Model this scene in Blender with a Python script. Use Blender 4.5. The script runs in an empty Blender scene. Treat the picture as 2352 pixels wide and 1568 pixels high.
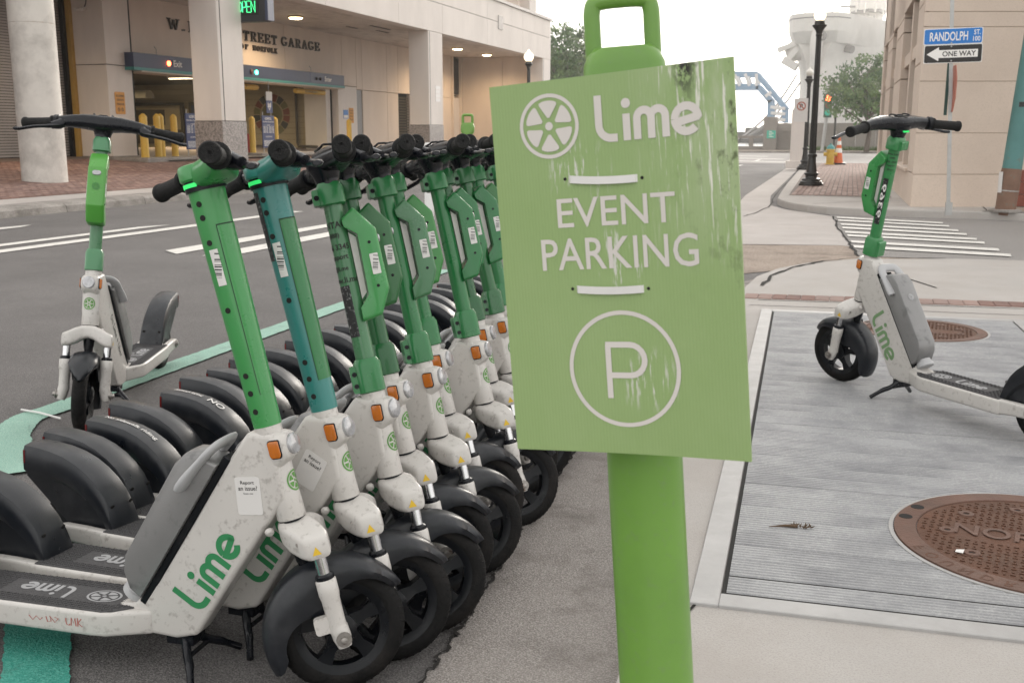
import bpy, bmesh, math, random
from mathutils import Vector, Matrix
random.seed(7)
scene = bpy.context.scene
col = scene.collection
R_ = math.radians

# ------------------------------------------------------------------ camera, sky, sun, exposure
CAM_H, PITCH, YAW = 1.25, R_(11.264), R_(17.70)
FPX, CXP, CYP = 2400.0, 1176.0, 784.0
cam_d = bpy.data.cameras.new('camera'); cam = bpy.data.objects.new('camera', cam_d); col.objects.link(cam)
cam.location = (0, 0, CAM_H); cam.rotation_euler = (math.pi/2-PITCH, 0, YAW)
cam_d.sensor_width = 36; cam_d.lens = 36*FPX/2352; cam_d.clip_start = .05; cam_d.clip_end = 3000
cam_d.dof.use_dof = True; cam_d.dof.focus_distance = 2.7; cam_d.dof.aperture_fstop = 13
scene.camera = cam
SUN_EL, SUN_AZ = R_(14), R_(8)          # azimuth measured from +Y towards +X
world = bpy.data.worlds.new('World'); scene.world = world; world.use_nodes = True
wn = world.node_tree.nodes; wl = world.node_tree.links
sky = wn.new('ShaderNodeTexSky'); sky.sky_type = 'NISHITA'; sky.sun_disc = False
sky.sun_elevation = SUN_EL; sky.sun_rotation = SUN_AZ; sky.air_density = 1.0; sky.dust_density = 1.5; sky.ozone_density = 1.0
hs = wn.new('ShaderNodeHueSaturation'); hs.inputs['Saturation'].default_value = .22
tint = wn.new('ShaderNodeMixRGB'); tint.blend_type = 'MULTIPLY'; tint.inputs[0].default_value = 1; tint.inputs[2].default_value = (1, .98, .95, 1)
cloud = wn.new('ShaderNodeMixRGB'); cloud.inputs[0].default_value = .82; cloud.inputs[2].default_value = (5.45, 5.36, 5.24, 1)    # even high overcast over the clear sky
bg = wn['Background']; bg.inputs['Strength'].default_value = .15
wl.new(sky.outputs[0], hs.inputs['Color']); wl.new(hs.outputs[0], tint.inputs[1]); wl.new(tint.outputs[0], cloud.inputs[1]); wl.new(cloud.outputs[0], bg.inputs['Color'])
sun_d = bpy.data.lights.new('sun', 'SUN'); sun = bpy.data.objects.new('sun', sun_d); col.objects.link(sun)
sun_d.energy = 1.5; sun_d.angle = R_(20); sun_d.color = (1, .93, .84)
sdir = Vector((math.sin(SUN_AZ)*math.cos(SUN_EL), math.cos(SUN_AZ)*math.cos(SUN_EL), math.sin(SUN_EL)))
sun.rotation_euler = sdir.to_track_quat('Z', 'Y').to_euler(); sun.location = (0, 0, 30)
vs = scene.view_settings; vs.view_transform = 'Standard'; vs.look = 'None'; vs.gamma = 1; vs.use_curve_mapping = False
vs.exposure = 1.0
scene.render.engine = 'CYCLES'

# ------------------------------------------------------------------ pixel -> place helpers (2352-wide picture)
_fh = Vector((-math.sin(YAW), math.cos(YAW), 0)); _r = Vector((math.cos(YAW), math.sin(YAW), 0)); _z = Vector((0, 0, 1))
_f = _fh*math.cos(PITCH)-_z*math.sin(PITCH); _u = _fh*math.sin(PITCH)+_z*math.cos(PITCH); _C = Vector((0, 0, CAM_H))
def ray(x, y): return _f*FPX+_r*(x-CXP)-_u*(y-CYP)
def G(x, y, z=0.0): d = ray(x, y); return _C+d*((z-CAM_H)/d.z)      # on the level z
def PX(x, y, X): d = ray(x, y); return _C+d*(X/d.x)                 # on a wall along the street
def PY(x, y, Y): d = ray(x, y); return _C+d*(Y/d.y)                 # on a plane across the street

# ------------------------------------------------------------------ mesh builder
class MB:
    def __init__(s, T=None): s.v = []; s.f = []; s.T = T
    def add(s, vs, fs):
        o = len(s.v)
        s.v += [tuple(s.T(*p)) if s.T else tuple(p) for p in vs]
        s.f += [tuple(i+o for i in f) for f in fs]; return s
    def loft(s, rings, closed=True, c0=True, c1=True):
        n = len(rings[0]); vs = [p for r in rings for p in r]; fs = []
        for i in range(len(rings)-1):
            for j in range(n if closed else n-1):
                k = (j+1) % n
                fs.append((i*n+j, i*n+k, (i+1)*n+k, (i+1)*n+j))
        if c0: fs.append(tuple(range(n-1, -1, -1)))
        if c1: fs.append(tuple((len(rings)-1)*n+j for j in range(n)))
        return s.add(vs, fs)
    def tube(s, path, rad, n=8, c=True, flat=1.0):
        P = [Vector(p) for p in path]; m = len(P)
        if not hasattr(rad, '__len__'): rad = [rad]*m
        t0 = (P[1]-P[0]).normalized(); up = Vector((0, 0, 1)) if abs(t0.z) < .9 else Vector((1, 0, 0))
        nn = (up-t0*up.dot(t0)).normalized(); rings = []
        for i in range(m):
            t = ((P[min(i+1, m-1)]-P[max(i-1, 0)])).normalized()
            nn = (nn-t*nn.dot(t)); nn = nn.normalized() if nn.length > 1e-6 else t.orthogonal().normalized()
            b = t.cross(nn)
            rings.append([P[i]+nn*math.cos(a)*rad[i]*flat+b*math.sin(a)*rad[i] for a in [2*math.pi*j/n for j in range(n)]])
        return s.loft(rings, True, c, c)
    def cyl(s, p0, p1, r0, r1=None, n=16): return s.tube([p0, p1], [r0, r0 if r1 is None else r1], n)
    def lathe(s, o, ax, prof, n=24, c=True):
        o = Vector(o); ax = Vector(ax).normalized(); e = ax.orthogonal().normalized(); g = ax.cross(e)
        rings = [[o+ax*t+(e*math.cos(2*math.pi*j/n)+g*math.sin(2*math.pi*j/n))*max(r, 1e-4) for j in range(n)] for t, r in prof]
        return s.loft(rings, True, c, c)
    def box(s, x0, x1, y0, y1, z0, z1):
        return s.add([(x0,y0,z0),(x1,y0,z0),(x1,y1,z0),(x0,y1,z0),(x0,y0,z1),(x1,y0,z1),(x1,y1,z1),(x0,y1,z1)],
                     [(3,2,1,0),(4,5,6,7),(0,1,5,4),(1,2,6,5),(2,3,7,6),(3,0,4,7)])
    def bar(s, p0, p1, w, h):
        """rectangular bar between two points, w across (horizontal), h upright"""
        a, b = Vector(p0), Vector(p1); t = (b-a).normalized()
        side = t.cross(Vector((0, 0, 1))); side = side.normalized() if side.length > 1e-4 else Vector((1, 0, 0))
        up = side.cross(t).normalized()
        q = [side*i*w/2+up*j*h/2 for i, j in ((-1,-1),(1,-1),(1,1),(-1,1))]
        return s.loft([[a+c for c in q], [b+c for c in q]])
    def prism(s, poly, fn, h0, h1):
        """poly of (a,b); fn(a,b,h)->xyz"""
        return s.loft([[fn(a, b, h0) for a, b in poly], [fn(a, b, h1) for a, b in poly]])
    def sheet(s, poly, z): return s.add([(x, y, z) for x, y in poly], [tuple(range(len(poly)))])
    def mesh(s, name, mat=None, bevel=0, seg=2, smooth=35, bang=25):
        me = bpy.data.meshes.new(name); me.from_pydata(s.v, [], s.f)
        bm = bmesh.new(); bm.from_mesh(me)
        bmesh.ops.recalc_face_normals(bm, faces=bm.faces[:])
        if bevel:
            ed = [e for e in bm.edges if len(e.link_faces) == 2 and e.calc_face_angle(0) > R_(bang)]
            bmesh.ops.bevel(bm, geom=ed, offset=bevel, segments=seg, affect='EDGES', clamp_overlap=True, profile=.6)
        bm.to_mesh(me); bm.free()
        if smooth:
            me.polygons.foreach_set('use_smooth', [True]*len(me.polygons)); me.set_sharp_from_angle(angle=R_(smooth))
        if mat: me.materials.append(mat)
        return me
    def obj(s, name, mat, parent=None, **k): return mk(name, s.mesh(name, mat, **k), parent)

def mk(name, me, parent=None, world=True):
    o = bpy.data.objects.new(name, me); col.objects.link(o)
    if parent is not None:
        o.parent = parent
        if world and parent.type == 'EMPTY': o.matrix_parent_inverse = parent.matrix_basis.inverted()   # mesh built in world coordinates
    return o
def empty(name, loc=(0, 0, 0), rz=0):
    o = bpy.data.objects.new(name, None); col.objects.link(o); o.empty_display_size = .1
    o.location = loc; o.rotation_euler = (0, 0, rz); return o
def tag(o, label, cat, group=None):
    o['label'] = label; o['category'] = cat
    if group: o['group'] = group
    return o
def thing(name, label, cat, group=None, loc=(0, 0, 0), rz=0): return tag(empty(name, loc, rz), label, cat, group)
def struct(o, kind='structure'): o['kind'] = kind; return o
def rring(w, h, r, n=4):
    """rounded rectangle ring, half sizes w,h"""
    r = min(r, w*.999, h*.999); out = []
    for cx, cy, a0 in ((w-r, h-r, 0), (-w+r, h-r, 90), (-w+r, -h+r, 180), (w-r, -h+r, 270)):
        for i in range(n+1):
            a = R_(a0+90*i/n); out.append((cx+r*math.cos(a), cy+r*math.sin(a)))
    return out
def spline(pts, n=6):
    """Catmull-Rom through points"""
    P = [Vector(p) for p in pts]; out = []
    for i in range(len(P)-1):
        a, b, c, d = P[max(i-1, 0)], P[i], P[i+1], P[min(i+2, len(P)-1)]
        for j in range(n):
            t = j/n
            out.append(.5*((2*b)+(c-a)*t+(2*a-5*b+4*c-d)*t*t+(3*b-a-3*c+d)*t**3))
    out.append(P[-1]); return out

# ------------------------------------------------------------------ materials
MATS = {}
def mat(name, color, rough=.5, metal=0., var=.0, vs=4., bump=0., bs=80., dirt=None, objcol=False, coat=0., emit=None, spec=.5, stretch=None, rvar=0., fine=None):
    """dirt = (colour, coverage 0..1, scale[, softness])   fine = (colour, coverage, scale): speckles"""
    m = bpy.data.materials.new(name); m.use_nodes = True; N = m.node_tree.nodes; L = m.node_tree.links
    b = N['Principled BSDF']; b.inputs['Roughness'].default_value = rough; b.inputs['Metallic'].default_value = metal
    b.inputs['Coat Weight'].default_value = coat; b.inputs['Specular IOR Level'].default_value = spec
    c4 = (*color, 1); b.inputs['Base Color'].default_value = c4
    if emit:
        b.inputs['Emission Color'].default_value = (*emit[0], 1); b.inputs['Emission Strength'].default_value = emit[1]
    tc = N.new('ShaderNodeTexCoord'); oi = N.new('ShaderNodeObjectInfo')
    ad = N.new('ShaderNodeVectorMath'); ad.operation = 'MULTIPLY_ADD'; ad.inputs[1].default_value = (1, 1, 1) if not stretch else stretch
    mu = N.new('ShaderNodeMath'); mu.operation = 'MULTIPLY'; mu.inputs[1].default_value = 53.
    L.new(oi.outputs['Random'], mu.inputs[0]); L.new(tc.outputs['Object'], ad.inputs[0]); L.new(mu.outputs[0], ad.inputs[2])
    vec = ad.outputs[0]
    def noise(sc, det=4, ro=.6):
        n = N.new('ShaderNodeTexNoise'); n.inputs['Scale'].default_value = sc; n.inputs['Detail'].default_value = det; n.inputs['Roughness'].default_value = ro
        L.new(vec, n.inputs['Vector']); return n.outputs['Fac']
    def ramp(src, a, bb):
        r = N.new('ShaderNodeMapRange'); r.inputs['From Min'].default_value = a; r.inputs['From Max'].default_value = bb; r.clamp = True
        L.new(src, r.inputs['Value']); return r.outputs[0]
    def mixc(fac, a, bcol):
        x = N.new('ShaderNodeMixRGB')
        if hasattr(fac, 'default_value') or hasattr(fac, 'links'): L.new(fac, x.inputs[0])
        else: x.inputs[0].default_value = fac
        for s_, q in ((1, a), (2, bcol)):
            if isinstance(q, tuple): x.inputs[s_].default_value = (*q[:3], 1)
            else: L.new(q, x.inputs[s_])
        return x.outputs[0]
    cur = oi.outputs['Color'] if objcol else tuple(color)
    if var:
        hsv = N.new('ShaderNodeHueSaturation')
        mr = N.new('ShaderNodeMapRange'); mr.inputs['From Min'].default_value = .25; mr.inputs['From Max'].default_value = .75
        mr.inputs['To Min'].default_value = 1-var; mr.inputs['To Max'].default_value = 1+var
        L.new(noise(vs), mr.inputs['Value']); L.new(mr.outputs[0], hsv.inputs['Value'])
        if isinstance(cur, tuple): hsv.inputs['Color'].default_value = (*cur, 1)
        else: L.new(cur, hsv.inputs['Color'])
        cur = hsv.outputs[0]
    if fine:
        fc, cov, sc = fine; th = .5+.17*(1-2*cov); cur = mixc(ramp(noise(sc, 3, .6), th-.09, th+.10), cur, fc)
    dm = None
    if dirt:
        dc, cov, sc = dirt[:3]; soft = dirt[3] if len(dirt) > 3 else .06
        th = .5+.3*(1-2*cov); dm = ramp(noise(sc, 6, .68), th-soft, th+soft); cur = mixc(dm, cur, dc)
    if not isinstance(cur, tuple): L.new(cur, b.inputs['Base Color'])
    if rvar:
        L.new(ramp_to(N, L, noise(vs*2.3), max(rough-rvar, .02), min(rough+rvar, 1)), b.inputs['Roughness'])
    if bump:
        bp = N.new('ShaderNodeBump'); bp.inputs['Strength'].default_value = bump; bp.inputs['Distance'].default_value = .01
        L.new(noise(bs, 3, .6), bp.inputs['Height']); L.new(bp.outputs[0], b.inputs['Normal'])
    MATS[name] = m; m['nodes'] = 1
    return m
def ramp_to(N, L, src, lo, hi):
    r = N.new('ShaderNodeMapRange'); r.inputs['From Min'].default_value = .3; r.inputs['From Max'].default_value = .7
    r.inputs['To Min'].default_value = lo; r.inputs['To Max'].default_value = hi; L.new(src, r.inputs['Value']); return r.outputs[0]

M_asph = mat('asphalt', (.098, .092, .090), .85, var=.16, vs=1.1, bump=.9, bs=190, fine=((.25, .236, .228), .42, 220), dirt=((.085, .079, .077), .30, .6, .25))
M_gutter = mat('gutter_concrete', (.225, .202, .186), .9, var=.22, vs=2.4, bump=.9, bs=160, fine=((.39, .36, .335), .44, 230), dirt=((.15, .132, .12), .30, 4.5, .12))
M_conc = mat('sidewalk_concrete', (.425, .40, .375), .9, var=.10, vs=1.5, bump=.3, bs=160, fine=((.35, .325, .305), .30, 210), dirt=((.35, .315, .285), .24, 2.2, .25))
M_conc2 = mat('old_road_concrete', (.46, .425, .40), .9, var=.12, vs=1.2, bump=.3, bs=100, fine=((.36, .33, .31), .3, 90), dirt=((.36, .32, .295), .3, 1.4, .2))
M_brownpatch = mat('exposed_aggregate', (.27, .215, .175), .95, var=.2, vs=2.5, bump=.6, bs=120, fine=((.45, .38, .32), .35, 60), dirt=((.14, .11, .09), .25, 3, .15))
M_curb = mat('curb_concrete', (.34, .315, .29), .9, var=.18, vs=2, bump=.5, bs=60, fine=((.2, .18, .165), .35, 70), dirt=((.13, .118, .105), .35, 2.2, .15))
M_brick = mat('red_paver', (.22, .128, .105), .9, var=.22, vs=9, bump=.4, bs=60, dirt=((.12, .085, .075), .3, 1.1, .2))
M_brick2 = mat('pink_paver', (.30, .205, .175), .9, var=.18, vs=7, bump=.4, bs=60, dirt=((.2, .155, .14), .3, .9, .2))
M_mortar = mat('sand_joint', (.17, .135, .12), .95, var=.15)
M_white_l = mat('road_paint_white', (.66, .64, .60), .7, var=.06, vs=5, dirt=((.3, .285, .27), .22, 9, .12), bump=.3, bs=150)
M_crack = mat('crack_dirt', (.018, .016, .014), 1)
def spray_mat(name, c, under):
    m = mat(name, c, .8, var=.15, vs=6, bump=.6, bs=160, fine=((c[0]*1.4+.05, c[1]*1.2+.05, c[2]*1.2+.05), .4, 170), dirt=(under, .2, 6, .14)); return m
M_green_l = spray_mat('spray_paint_mint', (.23, .41, .335), (.17, .22, .20))
M_teal_l = spray_mat('spray_paint_teal', (.03, .26, .20), (.06, .10, .09))
M_red_l = spray_mat('spray_paint_red', (.62, .20, .16), (.42, .33, .3))
M_wall_c = mat('precast_concrete', (.70, .645, .60), .85, var=.07, vs=.9, bump=.08, bs=60, dirt=((.58, .53, .49), .25, .8, .25), stretch=(1, 1, .35))
M_wall_p = mat('precast_peach', (.68, .585, .505), .85, var=.07, vs=.9, bump=.08, bs=60, dirt=((.57, .485, .42), .25, .8, .25), stretch=(1, 1, .35))
M_granite = mat('pink_granite', (.33, .295, .275), .55, var=.1, vs=2, fine=((.13, .115, .11), .45, 26))
M_colc = mat('weathered_concrete', (.66, .625, .575), .9, var=.1, vs=1.4, bump=.2, bs=40, dirt=((.30, .275, .25), .26, 1.5, .2))
M_soffit = mat('soffit_board', (.62, .56, .515), .8, var=.06, vs=1.5, dirt=((.30, .26, .235), .25, 1.2, .2))
M_dark = mat('dark_recess', (.012, .011, .010), .9)
M_inter = mat('block_wall_painted', (.40, .33, .215), .85, var=.12, vs=1.2, dirt=((.28, .23, .15), .3, 1.2, .2))
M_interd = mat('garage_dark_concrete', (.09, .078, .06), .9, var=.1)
M_navy = mat('navy_metal', (.032, .045, .098), .45, var=.06, vs=1)
M_navy2 = mat('navy_sign_face', (.022, .04, .14), .5)
M_tealm = mat('teal_trim', (.05, .24, .235), .5)
M_gold = mat('ochre_painted_steel', (.40, .245, .055), .55, var=.08)
M_yellow = mat('safety_yellow', (.66, .43, .075), .5, var=.07, vs=2, dirt=((.38, .25, .07), .16, 4))
M_orange_s = mat('orange_sign', (.62, .28, .035), .5, var=.04)
M_black_t = mat('black_lettering', (.02, .018, .017), .6)
M_bronze_t = mat('bronze_lettering', (.045, .036, .03), .5)
M_white_t = mat('white_lettering', (.78, .76, .73), .6)
M_slat = mat('rollup_slat', (.36, .335, .32), .5, .2, var=.06, vs=2)
M_tan = mat('tan_stucco', (.63, .525, .44), .9, var=.05, vs=.7, bump=.15, bs=70, dirt=((.54, .44, .365), .26, .9, .25), fine=((.56, .465, .385), .22, 45))
M_glassd = mat('dark_window', (.028, .028, .03), .12, var=.1)
M_glassl = mat('window_blind', (.30, .27, .235), .4, var=.1, vs=1)
M_winfr = mat('window_frame_navy', (.03, .034, .05), .4)
M_redtile = mat('red_tile', (.20, .055, .032), .35, var=.15, vs=5)
M_tealp = mat('peeling_teal_paint', (.085, .21, .20), .55, var=.12, vs=3, dirt=((.16, .12, .095), .2, 3))
M_brownp = mat('peeling_brown_paint', (.20, .12, .085), .8, var=.2, vs=6, dirt=((.10, .16, .14), .3, 6))
M_galv = mat('galvanised_steel', (.42, .42, .41), .45, .7, var=.1, vs=12)
M_iron = mat('black_painted_iron', (.014, .0135, .0125), .35, .0, var=.2, vs=4)
M_blue_s = mat('street_sign_blue', (.012, .17, .52), .4)
M_red_s = mat('stop_sign_red', (.42, .13, .085), .5, var=.06)
M_green_s = mat('green_sign_back', (.02, .06, .05), .5)
M_alu = mat('ribbed_aluminium', (.32, .32, .325), .58, .12, var=.15, vs=2.2, dirt=((.195, .197, .207), .38, 3.2, .14), bump=.3, bs=260, fine=((.40, .40, .40), .25, 120))
M_alu2 = mat('aluminium_frame', (.37, .362, .355), .6, .1, var=.15, vs=5, dirt=((.33, .32, .31), .34, 9, .12))
M_rust = mat('rusty_cast_iron', (.105, .043, .022), .75, .1, var=.3, vs=7, bump=.5, bs=110, dirt=((.10, .055, .035), .32, 6, .15))
M_rust2 = mat('worn_cast_iron', (.125, .062, .042), .65, .1, var=.2, vs=9, bump=.25, bs=90, dirt=((.09, .05, .035), .36, 7, .15))
# scooter materials
M_wpaint = mat('scuffed_white_paint', (.56, .535, .505), .36, var=.05, vs=6, dirt=((.15, .14, .13), .115, 23, .03), bump=.03, bs=60, coat=.2, fine=((.36, .335, .31), .06, 60))
M_gpaint = mat('stem_paint', (.1, .35, .12), .32, var=.06, vs=7, dirt=((.03, .09, .04), .10, 22, .04), objcol=True, coat=.3, rvar=.08)
M_black = mat('black_plastic', (.005, .006, .008), .32, spec=.26, var=.2, vs=8, dirt=((.034, .034, .036), .22, 9, .12), rvar=.08)
M_blackg = mat('black_gloss_metal', (.006, .007, .010), .24, spec=.35, var=.2, vs=8, rvar=.08, dirt=((.04, .04, .04), .2, 14, .06))
M_fend = mat('dusty_black_fender', (.007, .009, .013), .36, spec=.5, var=.3, vs=6, dirt=((.034, .035, .039), .26, 8, .16), rvar=.1)
M_rubber = mat('tyre_rubber', (.007, .0068, .0068), .72, spec=.2, var=.3, vs=14, bump=.25, bs=120, dirt=((.026, .022, .020), .24, 9, .18))
M_grip = mat('grip_rubber', (.009, .009, .009), .7, spec=.3, bump=.5, bs=260, dirt=((.04, .038, .036), .25, 20, .1))
M_chrome = mat('fork_chrome', (.62, .62, .63), .16, 1., var=.1, vs=20)
M_batt = mat('battery_grey_metal', (.235, .232, .23), .36, .3, var=.06, vs=7, dirt=((.10, .10, .10), .22, 13, .1), bump=.08, bs=300)
M_lgrey = mat('light_grey_plastic', (.40, .40, .405), .45, var=.05)
M_matr = mat('deck_rubber', (.060, .058, .060), .8, var=.12, vs=10, bump=.4, bs=140)
M_matlog = mat('deck_print', (.33, .33, .335), .7, var=.1, vs=20)
M_amber = mat('amber_reflector', (.50, .14, .012), .22, var=.12, vs=60, coat=.5)
M_lens = mat('lamp_lens', (.42, .42, .43), .15, .3, var=.25, vs=60, coat=.5)
M_red_r = mat('red_reflector', (.12, .010, .010), .25)
M_lgreen = mat('logo_green', (.035, .27, .10), .5, objcol=True, var=.04)
M_llime = mat('logo_lime', (.10, .27, .055), .5, var=.1)
M_stick = mat('sticker_white', (.70, .68, .66), .5, var=.03)
M_stickb = mat('sticker_black', (.012, .012, .013), .5, fine=((.3, .3, .3), .06, 130))
M_yel_w = mat('warning_yellow', (.72, .47, .03), .5)
M_led = mat('green_led', (.03, .6, .12), .4, emit=((.05, 1, .22), .25))
M_steel = mat('bolt_steel', (.33, .31, .29), .4, .85, var=.25, vs=60, dirt=((.14, .075, .045), .25, 50))
M_strip = mat('reflective_strip', (.62, .60, .57), .5, var=.06, vs=40)
M_dirtmark = mat('dirt_marks', (.10, .085, .075), .9)
# foreground sign
M_post = mat('lime_post_plastic', (.145, .300, .050), .34, var=.05, vs=6, dirt=((.125, .255, .050), .24, 5, .2), coat=.1, fine=((.15, .27, .075), .05, 90))
M_post_w = mat('white_reflective_band', (.74, .73, .71), .45)
M_ties = mat('zip_tie_white', (.70, .69, .67), .4, var=.06, vs=20)

def board_material():
    m = bpy.data.materials.new('corrugated_green_board'); m.use_nodes = True; N = m.node_tree.nodes; L = m.node_tree.links
    b = N['Principled BSDF']; b.inputs['Roughness'].default_value = .5
    tc = N.new('ShaderNodeTexCoord'); sp = N.new('ShaderNodeSeparateXYZ'); L.new(tc.outputs['Object'], sp.inputs[0])
    def noise(scale, st=(1, 1, 1), det=5, off=0):
        mp = N.new('ShaderNodeMapping'); mp.inputs['Scale'].default_value = st; mp.inputs['Location'].default_value = (off, off, off)
        L.new(tc.outputs['Object'], mp.inputs[0]); n = N.new('ShaderNodeTexNoise'); n.inputs['Scale'].default_value = scale
        n.inputs['Detail'].default_value = det; n.inputs['Roughness'].default_value = .65; L.new(mp.outputs[0], n.inputs['Vector']); return n.outputs['Fac']
    def rmp(src, a, c):
        r = N.new('ShaderNodeMapRange'); r.inputs['From Min'].default_value = a; r.inputs['From Max'].default_value = c; L.new(src, r.inputs['Value']); return r.outputs[0]
    def mul(a, c):
        x = N.new('ShaderNodeMath'); x.operation = 'MULTIPLY'; L.new(a, x.inputs[0]); L.new(c, x.inputs[1]); return x.outputs[0]
    def mx(f, a, c):
        x = N.new('ShaderNodeMixRGB'); L.new(f, x.inputs[0])
        if isinstance(a, tuple): x.inputs[1].default_value = (*a, 1)
        else: L.new(a, x.inputs[1])
        x.inputs[2].default_value = (*c, 1); return x.outputs[0]
    base = mx(rmp(noise(5), .3, .7), (.250, .365, .138), (.280, .39, .165))
    corner = mul(rmp(sp.outputs['X'], .02, .13), rmp(sp.outputs['Z'], -.02, .17))
    fade = mx(mul(rmp(noise(16, (1, 1, .35)), .42, .62), corner), base, (.40, .47, .29))
    w = mx(mul(rmp(noise(240, (1, 1, .06), 5), .57, .63), rmp(corner, .03, .50)), fade, (.66, .66, .58))
    edge = mul(rmp(sp.outputs['X'], .07, .145), rmp(sp.outputs['Z'], -.06, .15))
    g = mx(mul(rmp(noise(60, (1, 1, .6), 6, 3), .54, .64), edge), w, (.07, .085, .035))
    for (sx_, sz_, rx_) in ((.004, .012, .05), (.030, -.135, .045), (-.045, .115, .05)):
        vd = N.new('ShaderNodeVectorMath'); vd.operation = 'DISTANCE'; vd.inputs[1].default_value = (sx_, 0, sz_); mpp = N.new('ShaderNodeMapping'); mpp.inputs['Scale'].default_value = (1, 0, 1)
        L.new(tc.outputs['Object'], mpp.inputs[0]); L.new(mpp.outputs[0], vd.inputs[0])
        g = mx(mul(rmp(noise(170, (1, 1, .12), 4, sx_*40), .55, .62), rmp(vd.outputs['Value'], rx_, rx_*.35)), g, (.60, .60, .54))
    # patch of black mould near the corner
    v = N.new('ShaderNodeVectorMath'); v.operation = 'DISTANCE'; v.inputs[1].default_value = (.106, 0, .19)
    mp = N.new('ShaderNodeMapping'); mp.inputs['Scale'].default_value = (1.5, 0, .55); mp.inputs['Rotation'].default_value = (0, R_(8), 0); mp.inputs['Location'].default_value = (-.053, 0, .0855)
    L.new(tc.outputs['Object'], mp.inputs[0]); L.new(mp.outputs[0], v.inputs[0])
    spot = rmp(v.outputs['Value'], .026, .008)
    k = mx(mul(rmp(noise(95, (1, 1, .7), 6, 9), .44, .52), spot), g, (.018, .016, .012))
    L.new(k, b.inputs['Base Color'])
    wv = N.new('ShaderNodeTexWave'); wv.bands_direction = 'X'; wv.inputs['Scale'].default_value = 75; L.new(tc.outputs['Object'], wv.inputs['Vector'])
    bp = N.new('ShaderNodeBump'); bp.inputs['Strength'].default_value = .12; bp.inputs['Distance'].default_value = .002; L.new(wv.outputs['Fac'], bp.inputs['Height']); L.new(bp.outputs[0], b.inputs['Normal'])
    return m
M_board = board_material()
def add_wave_bump(m, scale, strength=.5, dist=.004, axis='Y', profile='SIN'):
    N = m.node_tree.nodes; L = m.node_tree.links; b = N['Principled BSDF']
    tc = N.new('ShaderNodeTexCoord'); w = N.new('ShaderNodeTexWave'); w.bands_direction = axis; w.wave_profile = profile
    w.inputs['Scale'].default_value = scale; L.new(tc.outputs['Object'], w.inputs['Vector'])
    bp = N.new('ShaderNodeBump'); bp.inputs['Strength'].default_value = strength; bp.inputs['Distance'].default_value = dist
    L.new(w.outputs['Fac'], bp.inputs['Height'])
    if b.inputs['Normal'].links: L.new(b.inputs['Normal'].links[0].from_socket, bp.inputs['Normal'])
    L.new(bp.outputs[0], b.inputs['Normal'])
#BARCODE
def barcode_material():
    m = mat('barcode_label', (.70, .68, .66), .5); N = m.node_tree.nodes; L = m.node_tree.links; b = N['Principled BSDF']
    tc = N.new('ShaderNodeTexCoord'); sp = N.new('ShaderNodeSeparateXYZ'); L.new(tc.outputs['Generated'], sp.inputs[0])
    cb = N.new('ShaderNodeCombineXYZ'); n = N.new('ShaderNodeTexNoise'); n.inputs['Scale'].default_value = 26; n.inputs['Detail'].default_value = 0
    L.new(sp.outputs['Z'], cb.inputs['X']); L.new(cb.outputs[0], n.inputs['Vector'])
    def rng(src, a, c, inv=False):
        g = N.new('ShaderNodeMath'); g.operation = 'COMPARE'; g.inputs[1].default_value = (a+c)/2; g.inputs[2].default_value = (c-a)/2; L.new(src, g.inputs[0]); return g.outputs[0]
    gt = N.new('ShaderNodeMath'); gt.operation = 'GREATER_THAN'; gt.inputs[1].default_value = .5; L.new(n.outputs['Fac'], gt.inputs[0])
    m1 = N.new('ShaderNodeMath'); m1.operation = 'MULTIPLY'; L.new(gt.outputs[0], m1.inputs[0]); L.new(rng(sp.outputs['X'], .3, .72), m1.inputs[1])
    m2 = N.new('ShaderNodeMath'); m2.operation = 'MULTIPLY'; L.new(m1.outputs[0], m2.inputs[0]); L.new(rng(sp.outputs['Z'], .22, .9), m2.inputs[1])
    x = N.new('ShaderNodeMixRGB'); x.inputs[1].default_value = (.7, .68, .66, 1); x.inputs[2].default_value = (.05, .05, .05, 1); L.new(m2.outputs[0], x.inputs[0])
    L.new(x.outputs[0], b.inputs['Base Color']); return m
M_barcode = barcode_material()

# ------------------------------------------------------------------ lettering helpers (2-D outlines -> thin raised solids)
_txt = {}
def text2d(body, size=1.0, align='CENTER', bold=0.0, shear=0.0, space=1.0):
    cu = bpy.data.curves.new('t', 'FONT'); cu.body = body; cu.size = size; cu.align_x = align; cu.align_y = 'CENTER'
    cu.offset = bold; cu.shear = shear; cu.resolution_u = 3; cu.space_character = space; cu.extrude = .0
    o = bpy.data.objects.new('t', cu); col.objects.link(o)
    dg = bpy.context.evaluated_depsgraph_get(); me = bpy.data.meshes.new_from_object(o.evaluated_get(dg))
    V = [(v.co.x, v.co.y) for v in me.vertices]; F = [tuple(p.vertices) for p in me.polygons]
    bpy.data.objects.remove(o); bpy.data.curves.remove(cu); bpy.data.meshes.remove(me)
    return V, F
def fit2d(VF, w=None, h=None):
    """scale an outline so that it spans w and h about 0,0"""
    V, F = VF; xs = [a for a, _ in V]; ys = [b for _, b in V]
    sx = w/(max(xs)-min(xs)) if w else None; sy = h/(max(ys)-min(ys)) if h else None
    sx = sx or sy; sy = sy or sx; cx, cy = (max(xs)+min(xs))/2, (max(ys)+min(ys))/2
    return [((a-cx)*sx, (b-cy)*sy) for a, b in V], F
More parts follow.
